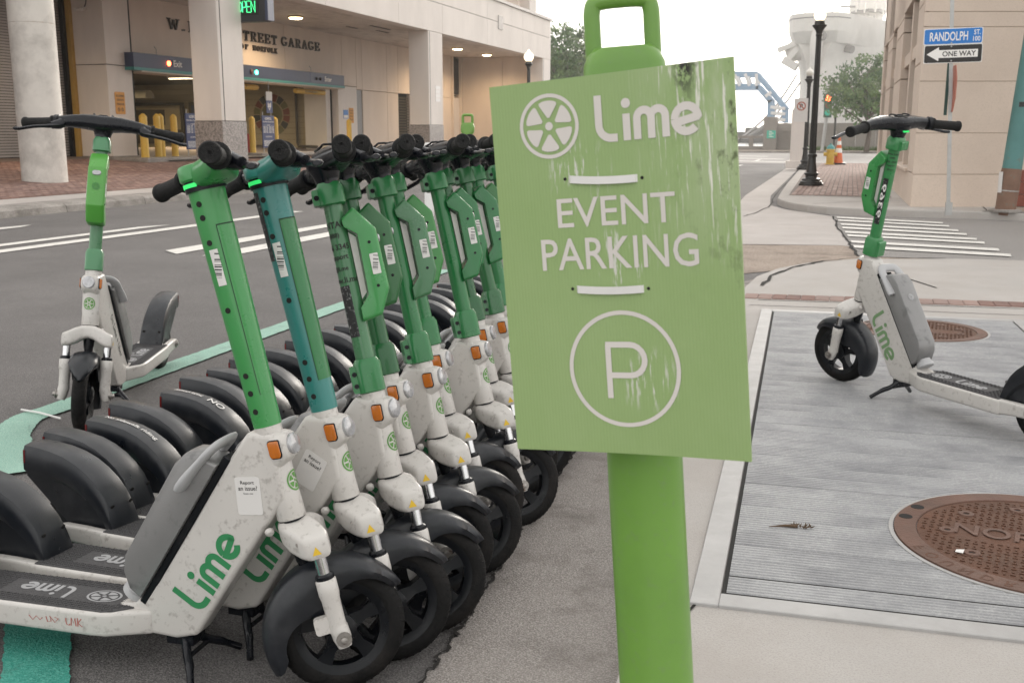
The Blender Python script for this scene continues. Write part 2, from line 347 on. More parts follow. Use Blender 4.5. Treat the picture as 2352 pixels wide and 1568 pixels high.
def stroke2d(strokes, w):
    """list of polylines -> flat ribbons; returns list of VF (one per stroke)"""
    out = []
    for st in strokes:
        P = [Vector((a, b, 0)) for a, b in st]; V = []; F = []; m = len(P)
        closed = (P[0]-P[-1]).length < 1e-6
        for i in range(m):
            if closed: t = (P[(i+1) % (m-1)]-P[(i-2) % (m-1) if i == 0 else i-1])
            else: t = P[min(i+1, m-1)]-P[max(i-1, 0)]
            t.normalize(); n = Vector((-t.y, t.x, 0))*w/2
            V += [((P[i]+n).x, (P[i]+n).y), ((P[i]-n).x, (P[i]-n).y)]
        for i in range(m-1): F.append((2*i, 2*i+1, 2*i+3, 2*i+2))
        out.append((V, F))
    return out
def arc2(cx, cy, r, a0, a1, n=10): return [(cx+r*math.cos(R_(a0+(a1-a0)*i/n)), cy+r*math.sin(R_(a0+(a1-a0)*i/n))) for i in range(n+1)]
def wordmark():
    """rounded four-letter scooter wordmark, about 2.2 wide and 1 high, lower left at 0,0"""
    w = .168; S = []
    S.append([(.08, 1.0), (.08, .36)]+arc2(.36, .36, .28, 180, 270, 8)+[(.50, .08)])
    S.append([(.72, 0), (.72, .56)])
    x0 = .96
    S.append([(x0, 0), (x0, .42)]+arc2(x0+.16, .44, .16, 180, 0, 10)+[(x0+.32, 0)])
    S.append([(x0+.32, .40)]+arc2(x0+.48, .44, .16, 180, 0, 10)+[(x0+.64, 0)])
    S.append([(1.80, .33)]+arc2(2.06, .33, .26, 180, 0, 12)[0:]+[(2.32, .36), (1.86, .27)])
    S.append(arc2(2.06, .33, .26, 180, 318, 12))
    out = stroke2d(S, w)
    dot = [(.72, .78)]+arc2(.72, .78, .105, 0, 342, 18); out.append((dot, [(0, i, i+1 if i < 19 else 1) for i in range(1, 20)]))
    return [([(a-1.19, b-.46) for a, b in V], F) for V, F in out]
def limewheel(r=1.0, ring=.13, gap=.10, nseg=6, rot=0):
    out = stroke2d([arc2(0, 0, r-ring/2, 0, 360, 40)], ring)
    ro, ri = r-ring-.10, .24
    for k in range(nseg):
        a = R_(360*k/nseg+rot); h = math.pi/nseg
        P = []
        for t in [i/8 for i in range(9)]:
            an = -h+2*h*t; lim = ro*(1-.10*(abs(2*t-1)**6))
            da = gap/2/lim; an2 = max(-h+da*1.2, min(h-da*1.2, an)); P.append((lim*math.cos(a+an2), lim*math.sin(a+an2)))
        for t in (.75, .25):
            an = (-h+2*h*t)*.55; P.append((ri*1.1*math.cos(a+an), ri*1.1*math.sin(a+an)))
        out.append((P, [tuple(range(len(P)))]))
    dd = [(.0, .0)]+arc2(0, 0, .13, 0, 340, 17); out.append((dd, [(0, i, i+1 if i < 18 else 1) for i in range(1, 19)]))
    return out
def place2d(mb, VFs, fn, sc=1.0, lift=.0003):
    """put outlines through fn(a,b,h) -> xyz; each outline a hair above the last so that none are coplanar"""
    if isinstance(VFs, tuple): VFs = [VFs]
    for i, (V, F) in enumerate(VFs): mb.add([fn(a*sc, b*sc, lift*(i % 3)*.5) for a, b in V], F)
    return mb
def plane_fn(o, ax, ay, lift=.0):
    o = Vector(o); ax = Vector(ax).normalized(); ay = Vector(ay).normalized(); n = ax.cross(ay)
    return lambda a, b, h: o+ax*a+ay*b+n*(lift+h)
def letter(name, VFs, o, ax, ay, m, parent, sc=1.0, lift=.002):
    mb = MB(); place2d(mb, VFs, plane_fn(o, ax, ay, lift), sc); me = mb.mesh(name, m, smooth=0)
    # keep the printed side facing out
    n = Vector(ax).cross(Vector(ay)); bm = bmesh.new(); bm.from_mesh(me)
    for f in bm.faces:
        f.normal_update()
        if f.normal.dot(n) < 0: f.normal_flip()
    bm.to_mesh(me); bm.free(); return mk(name, me, parent)

# ================================================================== THE SETTING
def strip(name, poly, z, m, parent=None):
    o = MB().sheet(poly, z).obj(name, m, parent, smooth=0)
    if parent is None: struct(o)
    return o
# ground to the horizon, and the road on it
MB().sheet([(-900, -300), (900, -300), (900, 1500), (-900, 1500)], -.05).obj('ground', M_asph, smooth=0)
struct(bpy.data.objects['ground'])
road = strip('road', [(-12.0, -12), (30, -12), (30, 82), (-60, 82), (-60, 58), (-12.0, 58)], 0, M_asph)
def jag(pts, amp, n=8, seed=1):
    rr = random.Random(seed); out = []
    for i in range(len(pts)-1):
        for j in range(n):
            t = j/n; a = Vector(pts[i]).lerp(Vector(pts[i+1]), t); out.append((a.x+rr.uniform(-amp, amp), a.y+rr.uniform(-amp, amp)))
    out.append(tuple(pts[-1])); return out
# gutter pan beside the parking bay with its ragged joint
joint = jag([(-.80, -.6), (-.86, 1.6), (-.87, 2.06), (-.885, 2.42), (-.93, 2.98), (-.945, 3.25), (-.975, 3.86), (-.99, 5.5), (-1.02, 8.6)], .009, 26, 5)
strip('gutter', joint+[(-.75, 9.2), (-.6, 8.6), (-.5, 5.0), (-.38, 2.1), (-.22, -.6)], .006, M_gutter)
def crackline(name, pts, w0, w1, z, seed=3, parent=None):
    rr = random.Random(seed); mb = MB(); V = []; F = []
    for i, p in enumerate(pts):
        a = Vector(pts[max(i-1, 0)]); b = Vector(pts[min(i+1, len(pts)-1)]); t = (b-a).normalized(); n = Vector((-t.y, t.x)); w = rr.uniform(w0, w1)
        V += [(p[0]+n.x*w, p[1]+n.y*w, z), (p[0]-n.x*w, p[1]-n.y*w, z)]
    for i in range(len(pts)-1): F.append((2*i, 2*i+1, 2*i+3, 2*i+2))
    mb.add(V, F); o = mb.obj(name, M_crack, parent, smooth=0)
    if parent is None: struct(o)
    return o
crackline('pavement_crack', jag(joint, .003, 2, 21), .0008, .0068, .012, 4)
# Randolph crossing: concrete apron, brown aggregate strip, corner gutter
strip('concrete_apron', [(-1.9, 12.0), (-1.2, 12.15), (-.05, 12.39), (.05, 12.3), (.0, 13.4), (-.12, 15.0), (-.2, 16.75), (-.95, 18.0), (-1.3, 19.0), (-1.5, 22), (-1.75, 40), (-2.2, 40), (-2.0, 22), (-1.75, 16.0)], .006, M_conc2)
strip('aggregate_strip', [(-1.35, 9.3), (-.85, 9.6), (-.5, 10.0), (.15, 10.5), (1.2, 10.85), (8, 11.2), (8, 11.5), (.15, 11.3), (.05, 12.28), (-.05, 12.38), (-1.2, 12.1), (-1.7, 11.9)], .005, M_brownpatch)
crackline('road_seam', jag([(-.19, 16.7), (-.12, 15.0), (.0, 13.4), (.06, 12.3), (.14, 11.3)], .02, 6, 8), .008, .02, .012, 9)
crackline('apron_seam', jag([(-1.5, 16.3), (-1.36, 17.2), (-1.28, 18.8), (-1.42, 22), (-1.6, 34)], .015, 6, 12), .006, .014, .012, 10)
crackline('ramp_seam', jag([(-.585, 8.15), (-.56, 8.76), (-.41, 9.4), (-.22, 9.87), (.07, 10.23), (.9, 10.5)], .012, 6, 8), .006, .02, .106, 11)
# near sidewalk with its kerb
SW = .10
near_poly = [(-.25, -1.2), (-.42, 2.1), (-.53, 3.6), (-.62, 5.4), (-.68, 7.0), (-.72, 8.0), (-.68, 8.75), (-.54, 9.35), (-.3, 9.85), (.1, 10.25), (1.0, 10.55), (8, 10.95), (8, -1.2)]
sw = struct(MB().prism(near_poly, lambda a, b, h: (a, b, h), -.04, SW).obj('sidewalk', M_conc, smooth=0, bevel=.02))
crackline('slab_joint', jag([(-.345, 1.6), (-.36, 2.2), (-.30, 2.46)], .006, 8, 3), .001, .004, SW+.003, 2)
crackline('slab_joint', [(-.6, 7.20), (.5, 7.28), (3, 7.42)], .003, .005, SW+.003, 2)
crackline('slab_joint', [(-.56, 7.45), (.5, 7.55), (3, 7.72)], .004, .007, SW+.003, 2)
crackline('slab_joint', [(.47, 9.0), (.68, 8.45)], .006, .010, SW+.003, 2)
# soldier course of pavers along the ramp
bs = struct(empty('paver_band', (0, 7.7, SW)))
for i in range(44):
    x = -.62+.098*i; y = 7.59+.075*(x+.6)*1.25; w = .0475
    b = MB().box(x-w, x+w, y-.09, y+.12, SW-.02, SW+.006+random.uniform(0, .003)).obj('brick', random.choice([M_brick2, M_brick2, M_brick]), bs, smooth=0, bevel=.004, seg=1)
# ---------------------------------------------------------------- painted markings
def paint(poly, name='road_marking', m=None, z=.008): return strip(name, poly, z, m or M_white_l)
paint([(-8.60, 6.5), (-8.42, 12.3), (-8.40, 15.2), (-8.62, 15.2), (-8.64, 12.5), (-8.82, 6.5)])
paint([(-9.1, 6.5), (-8.93, 12.1), (-8.92, 12.4), (-9.12, 12.0), (-9.30, 6.5)])
paint([(-10.62, 8), (-10.61, 11.45), (-10.75, 11.8), (-10.82, 11.3), (-10.84, 8)])
paint([(-6.68, 9.35), (-6.66, 14.6), (-6.86, 14.8), (-7.0, 9.6)])
paint([(-6.05, 9.3), (-6.02, 14.6), (-6.30, 14.9), (-6.34, 9.3)])
paint([(-6.68, 15.6), (-6.68, 24), (-6.85, 24), (-6.85, 15.6)])
paint([(-4.2, 11.6), (-4.18, 14.0), (-4.42, 14.2), (-4.45, 11.6)])
for i in range(3): paint([(-6.5-i*1.6, 50+i*6), (-1.9-i*1.2, 47+i*6), (-1.9-i*1.2, 47.7+i*6), (-6.5-i*1.6, 50.7+i*6)])
for i in range(3): paint([(-4.2, 30+i*9), (-4.05, 30+i*9), (-4.05, 34+i*9), (-4.2, 34+i*9)])
# crosswalk: pairs of thin lines across Randolph Street
cwl, cwr = [], []
for k, t in enumerate((0.0, .12, .27, .39, .53, .63, .80, .92)):
    yl = 16.34+(11.75-16.34)*t; yr = 15.75+(11.35-15.75)*t; xl = -.14+.26*t; xr = 1.28+.38*t; w = .26
    paint(jag([(xl, yl), (xr, yr)], .008, 5, k)+jag([(xr+.02, yr+w), (xl-.01, yl+w)], .008, 5, k+30), 'crosswalk_line', None, .014)
for i in range(18):
    x = .35+i*.085; paint([(x, 10.92+.03*i*.3), (x+.045, 10.92+.03*i*.3), (x+.03, 11.05+.03*i*.3), (x-.015, 11.05+.03*i*.3)], 'worn_marking', M_conc, .010)
# sprayed parking box
def spray(pts, w, m, seed, z=.009, name='spray_line'):
    P = spline([(a, b, 0) for a, b in pts], 26); rr = random.Random(seed); L_, R2 = [], []
    for i, p in enumerate(P):
        t = (P[min(i+1, len(P)-1)]-P[max(i-1, 0)]).normalized(); n = Vector((-t.y, t.x, 0)); ww = w/2*(1+rr.uniform(-.045, .045))
        L_.append(((p+n*ww).x, (p+n*ww).y)); R2.append(((p-n*ww).x, (p-n*ww).y))
    V = [(a, b, z) for a, b in L_]+[(a, b, z) for a, b in R2]; k = len(P)
    return struct(MB().add(V, [(i, i+1, k+i+1, k+i) for i in range(k-1)]).obj(name, m, smooth=0))
spray([(-3.30, 3.40), (-3.42, 3.62), (-3.42, 3.9), (-3.45, 4.8), (-3.47, 5.6), (-3.5, 6.8), (-3.52, 9.0)], .155, M_green_l, 3)
spray([(-3.44, 3.50), (-3.2, 3.26), (-2.9, 2.98)], .20, M_green_l, 4, .0105)
spray([(-2.5, 2.55), (-1.95, 2.03), (-1.72, 1.77), (-1.45, 1.45)], .15, M_teal_l, 5)
spray([(-1.25, 2.88), (-1.08, 2.90), (-.94, 2.92)], .10, M_teal_l, 6)
spray([(-.42, 6.98), (-.15, 6.995), (.02, 7.0)], .06, M_red_l, 7, SW+.004)
zt = MB().tube([(-3.53, 3.71, .016), (-3.4, 3.68, .02), (-3.25, 3.64, .016)], .005, 6).obj('zip_tie', M_ties); tag(zt, 'loose white plastic cable tie lying on the mint sprayed line', 'cable tie')
# ---------------------------------------------------------------- aluminium hatch plates with two manhole covers
GA = R_(2.35)
def gt(x, y, z): c, s_ = math.cos(GA), math.sin(GA); return (-.235+x*c-y*s_, 2.53+x*s_+y*c, z)
hatch = thing('hatch_cover', 'ribbed aluminium floor hatch set flush in the concrete sidewalk', 'hatch', None, gt(.7, 2.2, SW))
MB(gt).box(-.012, 1.44, -.012, 4.42, SW-.02, SW+.004).obj('sub_frame', M_dark, hatch, smooth=0)
for nm, a in (('frame_rail', (-.085, -.014, -.085, 4.50)), ('frame_rail', (1.442, 1.512, -.085, 4.50)), ('frame_rail', (-.0138, 1.4418, -.085, -.014)), ('frame_rail', (-.0138, 1.4418, 4.422, 4.50))):
    MB(gt).box(a[0], a[1], a[2], a[3], SW-.02, SW+.009).obj(nm, M_alu2, hatch, smooth=0, bevel=.002, seg=1)
pl = .1105; ribs = 6
for i in range(40):
    y0 = i*pl+.0015; hz = SW+.008+random.uniform(-.0004, .0006); g_ = .0055 if i % 7 else .010
    prof = [(y0, SW+.0045)]
    for r in range(ribs):
        a = y0+(pl-g_)*r/ribs; b = y0+(pl-g_)*(r+1)/ribs; d = (b-a)
        prof += [(a+d*.10, hz-.0030), (a+d*.28, hz), (a+d*.74, hz), (a+d*.92, hz-.0030)]
    prof += [(y0+pl-g_, SW+.0045)]
    mb = MB(); mb.loft([[gt(x, p, q) for p, q in prof] for x in (.0, 1.43)]); mb.obj('plank', M_alu, hatch, smooth=0)
def manhole(cx, cy, r, label, words, rot):
    root = thing('manhole_cover', label, 'manhole cover', 'cast iron covers in the aluminium hatch', (cx, cy, SW))
    z = SW+.009
    MB().lathe((cx, cy, SW), (0, 0, 1), [(-.01, r+.008), (.0102, r+.008), (.0102, r-.004), (.004, r-.004)], 72).obj('collar', M_alu2, root, smooth=0)
    MB().lathe((cx, cy, SW), (0, 0, 1), [(0, r-.005), (.014, r-.007), (.014, r*.835), (.0115, r*.83), (0, r*.83)], 72).obj('rim', M_rust2, root)
    body = MB(); body.lathe((cx, cy, SW), (0, 0, 1), [(0, r*.828), (.0105, r*.826), (.0105, 0)], 64)
    disc = body.obj('disc', M_rust, root, smooth=0)
    st = MB(); n = int(r*1.62/.021)
    for i in range(-n//2, n//2+1):                       # fine raised chequer bars
        for j in range(-n//2, n//2+1):
            px, py = i*.021, j*.0125*1.68
            if math.hypot(px, py) > r*.79 or (abs(py+.01) < .055 and abs(px) < r*.62): continue
            h = .0065 if (i+j) % 2 else .0025; k = .0025 if (i+j) % 2 else .0065
            ca, sa = math.cos(rot), math.sin(rot)
            st.add([(cx+(px+u*h)*ca-(py+v*k)*sa, cy+(px+u*h)*sa+(py+v*k)*ca, q) for q in (SW+.0108, SW+.0135) for u, v in ((-1, -1), (1, -1), (1, 1), (-1, 1))], [(4, 5, 6, 7), (0, 1, 5, 4), (1, 2, 6, 5), (2, 3, 7, 6), (3, 0, 4, 7)])
    struct(st.obj('tread_pattern', M_rust, root, smooth=0), 'stuff')
    for k in range(9):
        a = 2*math.pi*k/9+.3; q = (cx+r*.62*math.cos(a), cy+r*.62*math.sin(a))
        MB().lathe((*q, SW+.0105), (0, 0, 1), [(0, .024), (.0045, .022), (.0045, .010), (.001, .009)], 16).obj('boss', M_rust2, root)
        MB().lathe((*q, SW+.0112), (0, 0, 1), [(0, .0095), (.0008, .009)], 12).obj('vent_hole', M_dark, root, smooth=0)
    for k in range(2):
        a = R_(150+16*k); MB().lathe((cx+r*.92*math.cos(a), cy+r*.92*math.sin(a), SW+.0138), (0, 0, 1), [(0, r*.05), (.0012, r*.048)], 16).obj('pick_slot', M_dark, root, smooth=0)
    ca, sa = math.cos(rot), math.sin(rot)
    if words:
        for i, wd in enumerate(words[:1]):
            mb = MB(); V, F = fit2d(text2d(wd, bold=.012), r*1.15, .085)
            mb.add([(cx+a*ca-b*sa, cy+a*sa+b*ca, SW+.0142) for a, b in V], F); mb.obj('raised_lettering', M_rust2, root, smooth=0)
        for i, ch in enumerate(words[1]):
            a = R_(205+i*9.0); V, F = fit2d(text2d(ch, bold=.01), None, .034); mb = MB(); ux, uy = math.sin(a), -math.cos(a); vx, vy = -math.cos(a), -math.sin(a)
            mb.add([(cx+r*.915*math.cos(a)-p*ux*-1*-1+q*vx*-1, cy+r*.915*math.sin(a)-p*uy+q*vy*-1, SW+.0146) for p, q in V], F); mb.obj('rim_letter', M_rust, root, smooth=0)
    return root
manhole(.585, 3.13, .405, 'rusty round manhole cover with raised lettering and small bosses', ['NORFOLK', 'FOUNDRY'], R_(-10))
manhole(.455, 6.52, .37, 'smaller plain rusty manhole cover beside the lone parked scooter', None, R_(-5))
mb = MB(); rr = random.Random(3)
mb.tube([(-.165, 3.012, SW+.012), (-.12, 3.03, SW+.014), (-.085, 3.04, SW+.012)], [.001, .004, .006], 5)
for i in range(26):
    c = Vector((-.075+rr.uniform(-.022, .03), 3.043+rr.uniform(-.012, .012), SW+.012)); d = Vector((rr.uniform(-1, 1), rr.uniform(-1, 1), rr.uniform(0, .6))).normalized()
    mb.tube([c, c+d*.012], [.0025, .0005], 4)
tag(mb.obj('twig', mat('dead_leaf', (.10, .065, .04), .9)), 'dry brown twig lying on the ribbed aluminium hatch', 'twig')
mb = MB(); mb.add([(.34, 2.965, SW+.016), (.36, 2.958, SW+.017), (.365, 2.975, SW+.022), (.345, 2.982, SW+.017)], [(0, 1, 2), (0, 2, 3)])
tag(mb.obj('paper_scrap', M_stick, smooth=0), 'tiny white scrap of paper on the rusty manhole cover', 'litter')

# ---------------------------------------------------------------- far kerb and sloping brick forecourt in front of the garage
def zp(X): return .15+.058*max(0, -12.1-X)
mb = MB()
for y0 in range(-12, 58, 2):
    y1 = y0+1.985
    mb.loft([[(-12.0, y, -.05), (-12.03, y, .10), (-12.09, y, .14), (-12.5, y, .158), (-12.5, y, -.05)] for y in (y0, y1)])
struct(mb.obj('kerb', M_curb, smooth=30))
strip('kerb_apron', [(-12.5, -12), (-12.5, 58), (-13.45, 58), (-13.45, -12)], .16, M_conc2)
fore = struct(MB().add([(-13.4, -12, .155), (-13.4, 58, .155), (-24, 58, .155+.058*10.6-.02), (-24, -12, .155+.058*10.6-.02)], [(0, 1, 2, 3)]).obj('forecourt', M_mortar, smooth=0))
def brick_field(parent, base, x0, x1, y0, y1, zf, mats, nind, cam=(0, 0), L=.2, W=.1, g=.006, stagger=True, angle=0):
    """running-bond pavers; the nearest nind are objects, the rest one joined part"""
    cells = []; ny = int((y1-y0)/L); nx = int((x1-x0)/W); rr = random.Random(4)
    for i in range(nx):
        for j in range(ny+1):
            x = x0+(i+.5)*W; y = y0+(j+(.5 if i % 2 else 0))*L+L/2
            if y+L/2 > y1: continue
            cells.append((x, y))
    cells.sort(key=lambda p: math.hypot(p[0]-cam[0], p[1]-cam[1]))
    w, l = W/2-g/2, L/2-g/2; t = .006
    def geo(x, y, z): return ([(x-w, y-l, z-.02), (x+w, y-l, z-.02), (x+w, y+l, z-.02), (x-w, y+l, z-.02), (x-w+t, y-l+t, z), (x+w-t, y-l+t, z), (x+w-t, y+l-t, z), (x-w+t, y+l-t, z)],
                             [(4, 5, 6, 7), (0, 1, 5, 4), (1, 2, 6, 5), (2, 3, 7, 6), (3, 0, 4, 7)])
    shared = []
    for m in mats:
        me = bpy.data.meshes.new('brick'); v, f = geo(0, 0, 0); me.from_pydata(v, [], f); me.materials.append(m); shared.append(me)
    for x, y in cells[:nind]:
        o = mk('brick', rr.choice(shared), parent); o.location = (x, y, zf(x, y)+rr.uniform(.004, .009)); o.rotation_euler = (rr.uniform(-.01, .01), rr.uniform(-.012, .012)-base, 0)
    for k, m in enumerate(mats):
        mb = MB()
        for x, y in cells[nind+k::len(mats)]:
            v, f = geo(0, 0, 0); zz = zf(x, y)+rr.uniform(.004, .009)
            mb.add([(x+a, y+b, zf(x+a, y+b)-zf(x, y)+zz+c) for a, b, c in v], f)
        me = bpy.data.meshes.new('brick_paving'); me.from_pydata(mb.v, [], mb.f); me.materials.append(m); struct(mk('brick_paving', me, parent), 'stuff')
brick_field(fore, -.058, -20.0, -13.45, 12.4, 34, lambda x, y: .155+.058*(-13.4-x)+.012, [M_brick, mat('red_paver_dark', (.17, .098, .083), .9, var=.25, vs=8), mat('red_paver_pale', (.27, .17, .14), .9, var=.2, vs=8)], 300, (-12, 15))
# ---------------------------------------------------------------- opposite corner sidewalk by the tan building
far_poly = [(-1.75, 43), (-1.55, 36), (-1.36, 25), (-1.24, 20.6), (-1.2, 19.4), (-1.08, 18.7), (-.9, 18.1), (-.62, 17.55), (-.3, 17.2), (.2, 17.0), (.8, 16.92), (1.9, 16.85), (3, 16.55), (9, 16.3), (9, 43)]
far_sw = struct(MB().prism(far_poly, lambda a, b, h: (a, b, h), -.04, .12).obj('corner_sidewalk', M_conc, smooth=0, bevel=.025))
strip('kerb_wear', [(1.9, 16.86), (3, 16.56), (9, 16.31), (9, 16.55), (3, 16.8), (1.95, 17.0)], .126, M_curb)
strip('brick_bed', [(-1.05, 20.2), (.74, 19.9), (.6, 33), (3.5, 33.2), (3.5, 42.7), (-1.5, 42.7), (-1.3, 34)], .124, M_mortar)
brick_field(far_sw, 0, -1.02, .66, 20.2, 42.2, lambda x, y: .127, [M_brick2, mat('pink_paver_dark', (.25, .165, .14), .9, var=.2, vs=7), mat('pink_paver_pale', (.34, .25, .215), .9, var=.15, vs=7)], 300, (0, 10))
brick_field(far_sw, 0, .66, 3.4, 33.3, 42.2, lambda x, y: .127, [M_brick2], 0, (0, 10))
crackline('slab_joint', [(-1.1, 19.95), (.9, 19.5)], .006, .010, .1285, 2)
crackline('slab_joint', [(-.55, 17.8), (.4, 18.9), (.9, 19.1)], .006, .01, .123, 2)
crackline('slab_joint', [(1.98, 16.95), (2.02, 17.9)], .006, .01, .123, 2)
strip('mulch_bed', [(1.98, 17.0), (2.7, 16.9), (9, 16.7), (9, 17.9), (2.3, 17.9)], .124, M_brownpatch)
strip('far_pavement', [(-22, 70.5), (6, 70.5), (6, 82), (-22, 82)], .10, M_brownpatch)
struct(MB().box(-22, 6, 70.2, 70.5, -.04, .12).obj('far_kerb', M_curb, smooth=0))
strip('side_street', [(.02, 11.35), (9, 11.5), (9, 16.4), (3, 16.6), (1.9, 16.9), (.2, 17.05), (-.3, 17.25), (-.19, 16.7), (-.12, 15.0), (0, 13.4), (.08, 12.3)], .0035, mat('grey_worn_asphalt', (.20, .188, .18), .85, var=.12, vs=.8, bump=.5, bs=120, fine=((.34, .32, .3), .4, 150)))
strip('cross_street', [(-60, 45.5), (30, 45.5), (30, 70.2), (-60, 70.2)], .006, mat('pale_worn_asphalt', (.28, .26, .245), .85, var=.1, vs=.5, bump=.3, bs=50))

# ================================================================== ELECTRIC SCOOTERS
# local frame: x forward, y left, z up; front axle at (0,0,RW); rear axle at (-WB,0,.125)
RW, WB = .147, 1.12
RAKE = R_(14); P0 = Vector((-.16, 0, .61)); AX = Vector((-math.sin(RAKE), 0, math.cos(RAKE))); BX = Vector((math.cos(RAKE), 0, math.sin(RAKE)))
def S(u, y, s): return P0+BX*u+Vector((0, y, 0))+AX*s
def steer_matrix(d): return Matrix.Translation(P0) @ Matrix.Rotation(d, 4, AX) @ Matrix.Translation(-P0)
MS = {}     # shared meshes
def keep(key, mb, m, **k): MS[key] = mb.mesh(key.split('/')[0], m, **k); return MS[key]
def sec_loft(mb, secs, cap=True):
    """secs: list of (y, u0, u1, s0, s1, r) rounded rectangles in the (u,s) plane, lofted along y"""
    rings = []
    for y, u0, u1, s0, s1, r in secs:
        cu, cs = (u0+u1)/2, (s0+s1)/2; rings.append([(cu+a, y, cs+b) for a, b in rring((u1-u0)/2, (s1-s0)/2, r)])
    return mb.loft(rings, True, cap, cap)
# --- wheels
def tyre(key, cx, cz, R, w):
    mb = MB(); prof = [(math.sin(R_(a))*w, R-.030+math.cos(R_(a))*.030*(1 if abs(a) < 100 else .8)) for a in range(-150, 151, 15)]
    mb.lathe((cx, 0, cz), (0, 1, 0), prof, 44, c=False); n = 52
    for k in range(n):                                    # tread sipes as thin proud ribs
        a = 2*math.pi*k/n
        for sg in (-1, 1):
            pts = []
            for t in (0, .5, 1):
                yy = sg*(w*.16+w*.62*t); aa = a+sg*.0+.055*t; rr_ = R-.030+.030*math.cos(math.asin(min(1, abs(yy)/w)))+.0003
                pts.append((cx+rr_*math.cos(aa), yy, cz+rr_*math.sin(aa)))
            mb.tube(pts, .0011, 4, True)
    keep(key, mb, M_rubber, smooth=40)
tyre('tyre/f', 0, RW, RW, .027); tyre('tyre/r', -WB, .125, .125, .027)
mb = MB(); o = (0, 0, RW)
mb.lathe(o, (0, 1, 0), [(-.022, .120), (-.026, .116), (-.024, .104), (-.016, .088), (.016, .088), (.024, .104), (.026, .116), (.022, .120)], 40, c=False)
for k in range(5):
    a = 2*math.pi*k/5+.5; d = Vector((math.cos(a), 0, math.sin(a))); e = Vector((-math.sin(a), 0, math.cos(a))); c = Vector(o)
    mb.loft([[c+d*r+e*i*w+Vector((0, j*h, 0)) for i, j in ((-1, -1), (1, -1), (1, 1), (-1, 1))] for r, w, h in ((.028, .019, .022), (.058, .012, .016), (.092, .019, .017))])
mb.lathe(o, (0, 1, 0), [(-.036, .0), (-.036, .022), (-.03, .034), (.03, .034), (.036, .022), (.036, 0)], 24)
keep('rim/f', mb, M_black, smooth=40)
mb = MB(); o = (-WB, 0, .125)
mb.lathe(o, (0, 1, 0), [(-.03, 0), (-.032, .05), (-.026, .085), (-.022, .096), (.022, .096), (.026, .085), (.032, .05), (.03, 0)], 32)
keep('rim/r', mb, M_black, smooth=40)
# --- front fork
mb = MB(S)
cr = [(.094, .016, .056, -.284, -.250, .010), (.090, .008, .064, -.290, -.240, .012), (.070, -.004, .067, -.290, -.231, .014), (.046, -.022, .058, -.278, -.217, .014), (.022, -.034, .046, -.262, -.207, .014), (0, -.036, .041, -.255, -.205, .014)]
sec_loft(mb, [(-q[0], *q[1:]) for q in cr]+[q for q in reversed(cr[:-1])])
mb.v = [tuple(Vector(v)-AX*.010) for v in mb.v]; keep('fork_crown', mb, M_wpaint, smooth=50)
for sg, nm in ((-1, 'R'), (1, 'L')):
    y = sg*.075
    keep('fork_tube/'+nm, MB(S).lathe(S(.037, y, -.285)-P0*0, (0, 0, 1), [(0, .001)], 3) if 0 else MB().lathe(S(.037, y, -.280), -AX, [(0, .0145), (.085, .0145)], 18), M_chrome)
    keep('seal/'+nm, MB().lathe(S(.037, y, -.338), -AX, [(0, .0160), (.004, .0205), (.012, .0210), (.016, .0195)], 18), M_blackg)
    mb = MB().lathe(S(.037, y, -.350), -AX, [(0, .0200), (.004, .0232), (.036, .0232), (.048, .0208), (.10, .0198), (.122, .0212)], 20)
    mb.tube([S(.038, y, -.462), S(.0403, y*1.06, -.488), S(.042, y*1.10, -.510)], [.0208, .0208, .015], 16)
    if sg < 0: sec_loft(mb2 := MB(S), [(y-.010, -.012, .025, -.470, -.432, .008), (y+.010, -.012, .025, -.470, -.432, .008)]); mb.add(mb2.v, mb2.f)
    keep('lower_leg/'+nm, mb, M_wpaint, smooth=45)
    keep('axle_bolt/'+nm, MB().lathe((0, y*1.02, RW), (0, sg, 0), [(0, .014), (.022, .014), (.024, .013), (.026, .0085), (.036, .008), (.037, .005)], 12).lathe((0, y*1.02, RW), (0, sg, 0), [(.024, .0175), (.0265, .0172)], 16), M_steel, smooth=30)
for sg in (-1, 1): keep('lock_knob/%d' % sg, MB().lathe((-.150, sg*.030, .375), (.55, sg*.6, -.35), [(0, .0105), (.006, .0102), (.010, .007), (.0115, 0)], 14), M_wpaint)
keep('brake_cable', MB().tube(spline([S(.03, -.05, .565), S(.060, -.045, .520), S(.050, -.034, .47), S(.030, -.026, .42), S(.026, -.012, .33)], 5), .0032, 6), M_black)
keep('fork_cable', MB().tube(spline([(-.150, -.036, .330), (-.128, -.060, .300), (-.10, -.066, .315), (-.085, -.060, .345)], 5), .0036, 6), M_black)
keep('steerer', MB().lathe(S(0, 0, -.25), -AX, [(0, .022), (.04, .02), (.075, .014)], 14), M_black)
# --- front mudguard
mb = MB(); rings = []
for i in range(26):
    t = i/25; th = R_(34+(214-34)*t); c = Vector((0, 0, RW))
    r = .165+.012*t**1.2; w = .053*min(1, (t/.20+.02))**.55*(1-.10*max(0, (t-.8)/.2)); sk = .020+.080*math.exp(-((t-.52)/.26)**2)+.02*t
    if t > .97: sk *= .6
    d = Vector((math.cos(th), 0, math.sin(th)))
    sec = [(-w*.92, -sk), (-w, -sk*.5), (-w*.95, -.016), (-w*.72, -.004), (-w*.35, .001), (0, .002), (w*.35, .001), (w*.72, -.004), (w*.95, -.016), (w, -sk*.5), (w*.92, -sk)]
    inn = [(a*.93, b-.0035 if -sk*.6 < b else b) for a, b in reversed(sec)]
    rings.append([c+d*(r+b)+Vector((0, a, 0)) for a, b in sec+inn])
mb.loft(rings); keep('front_fender', mb, M_fend, smooth=60)
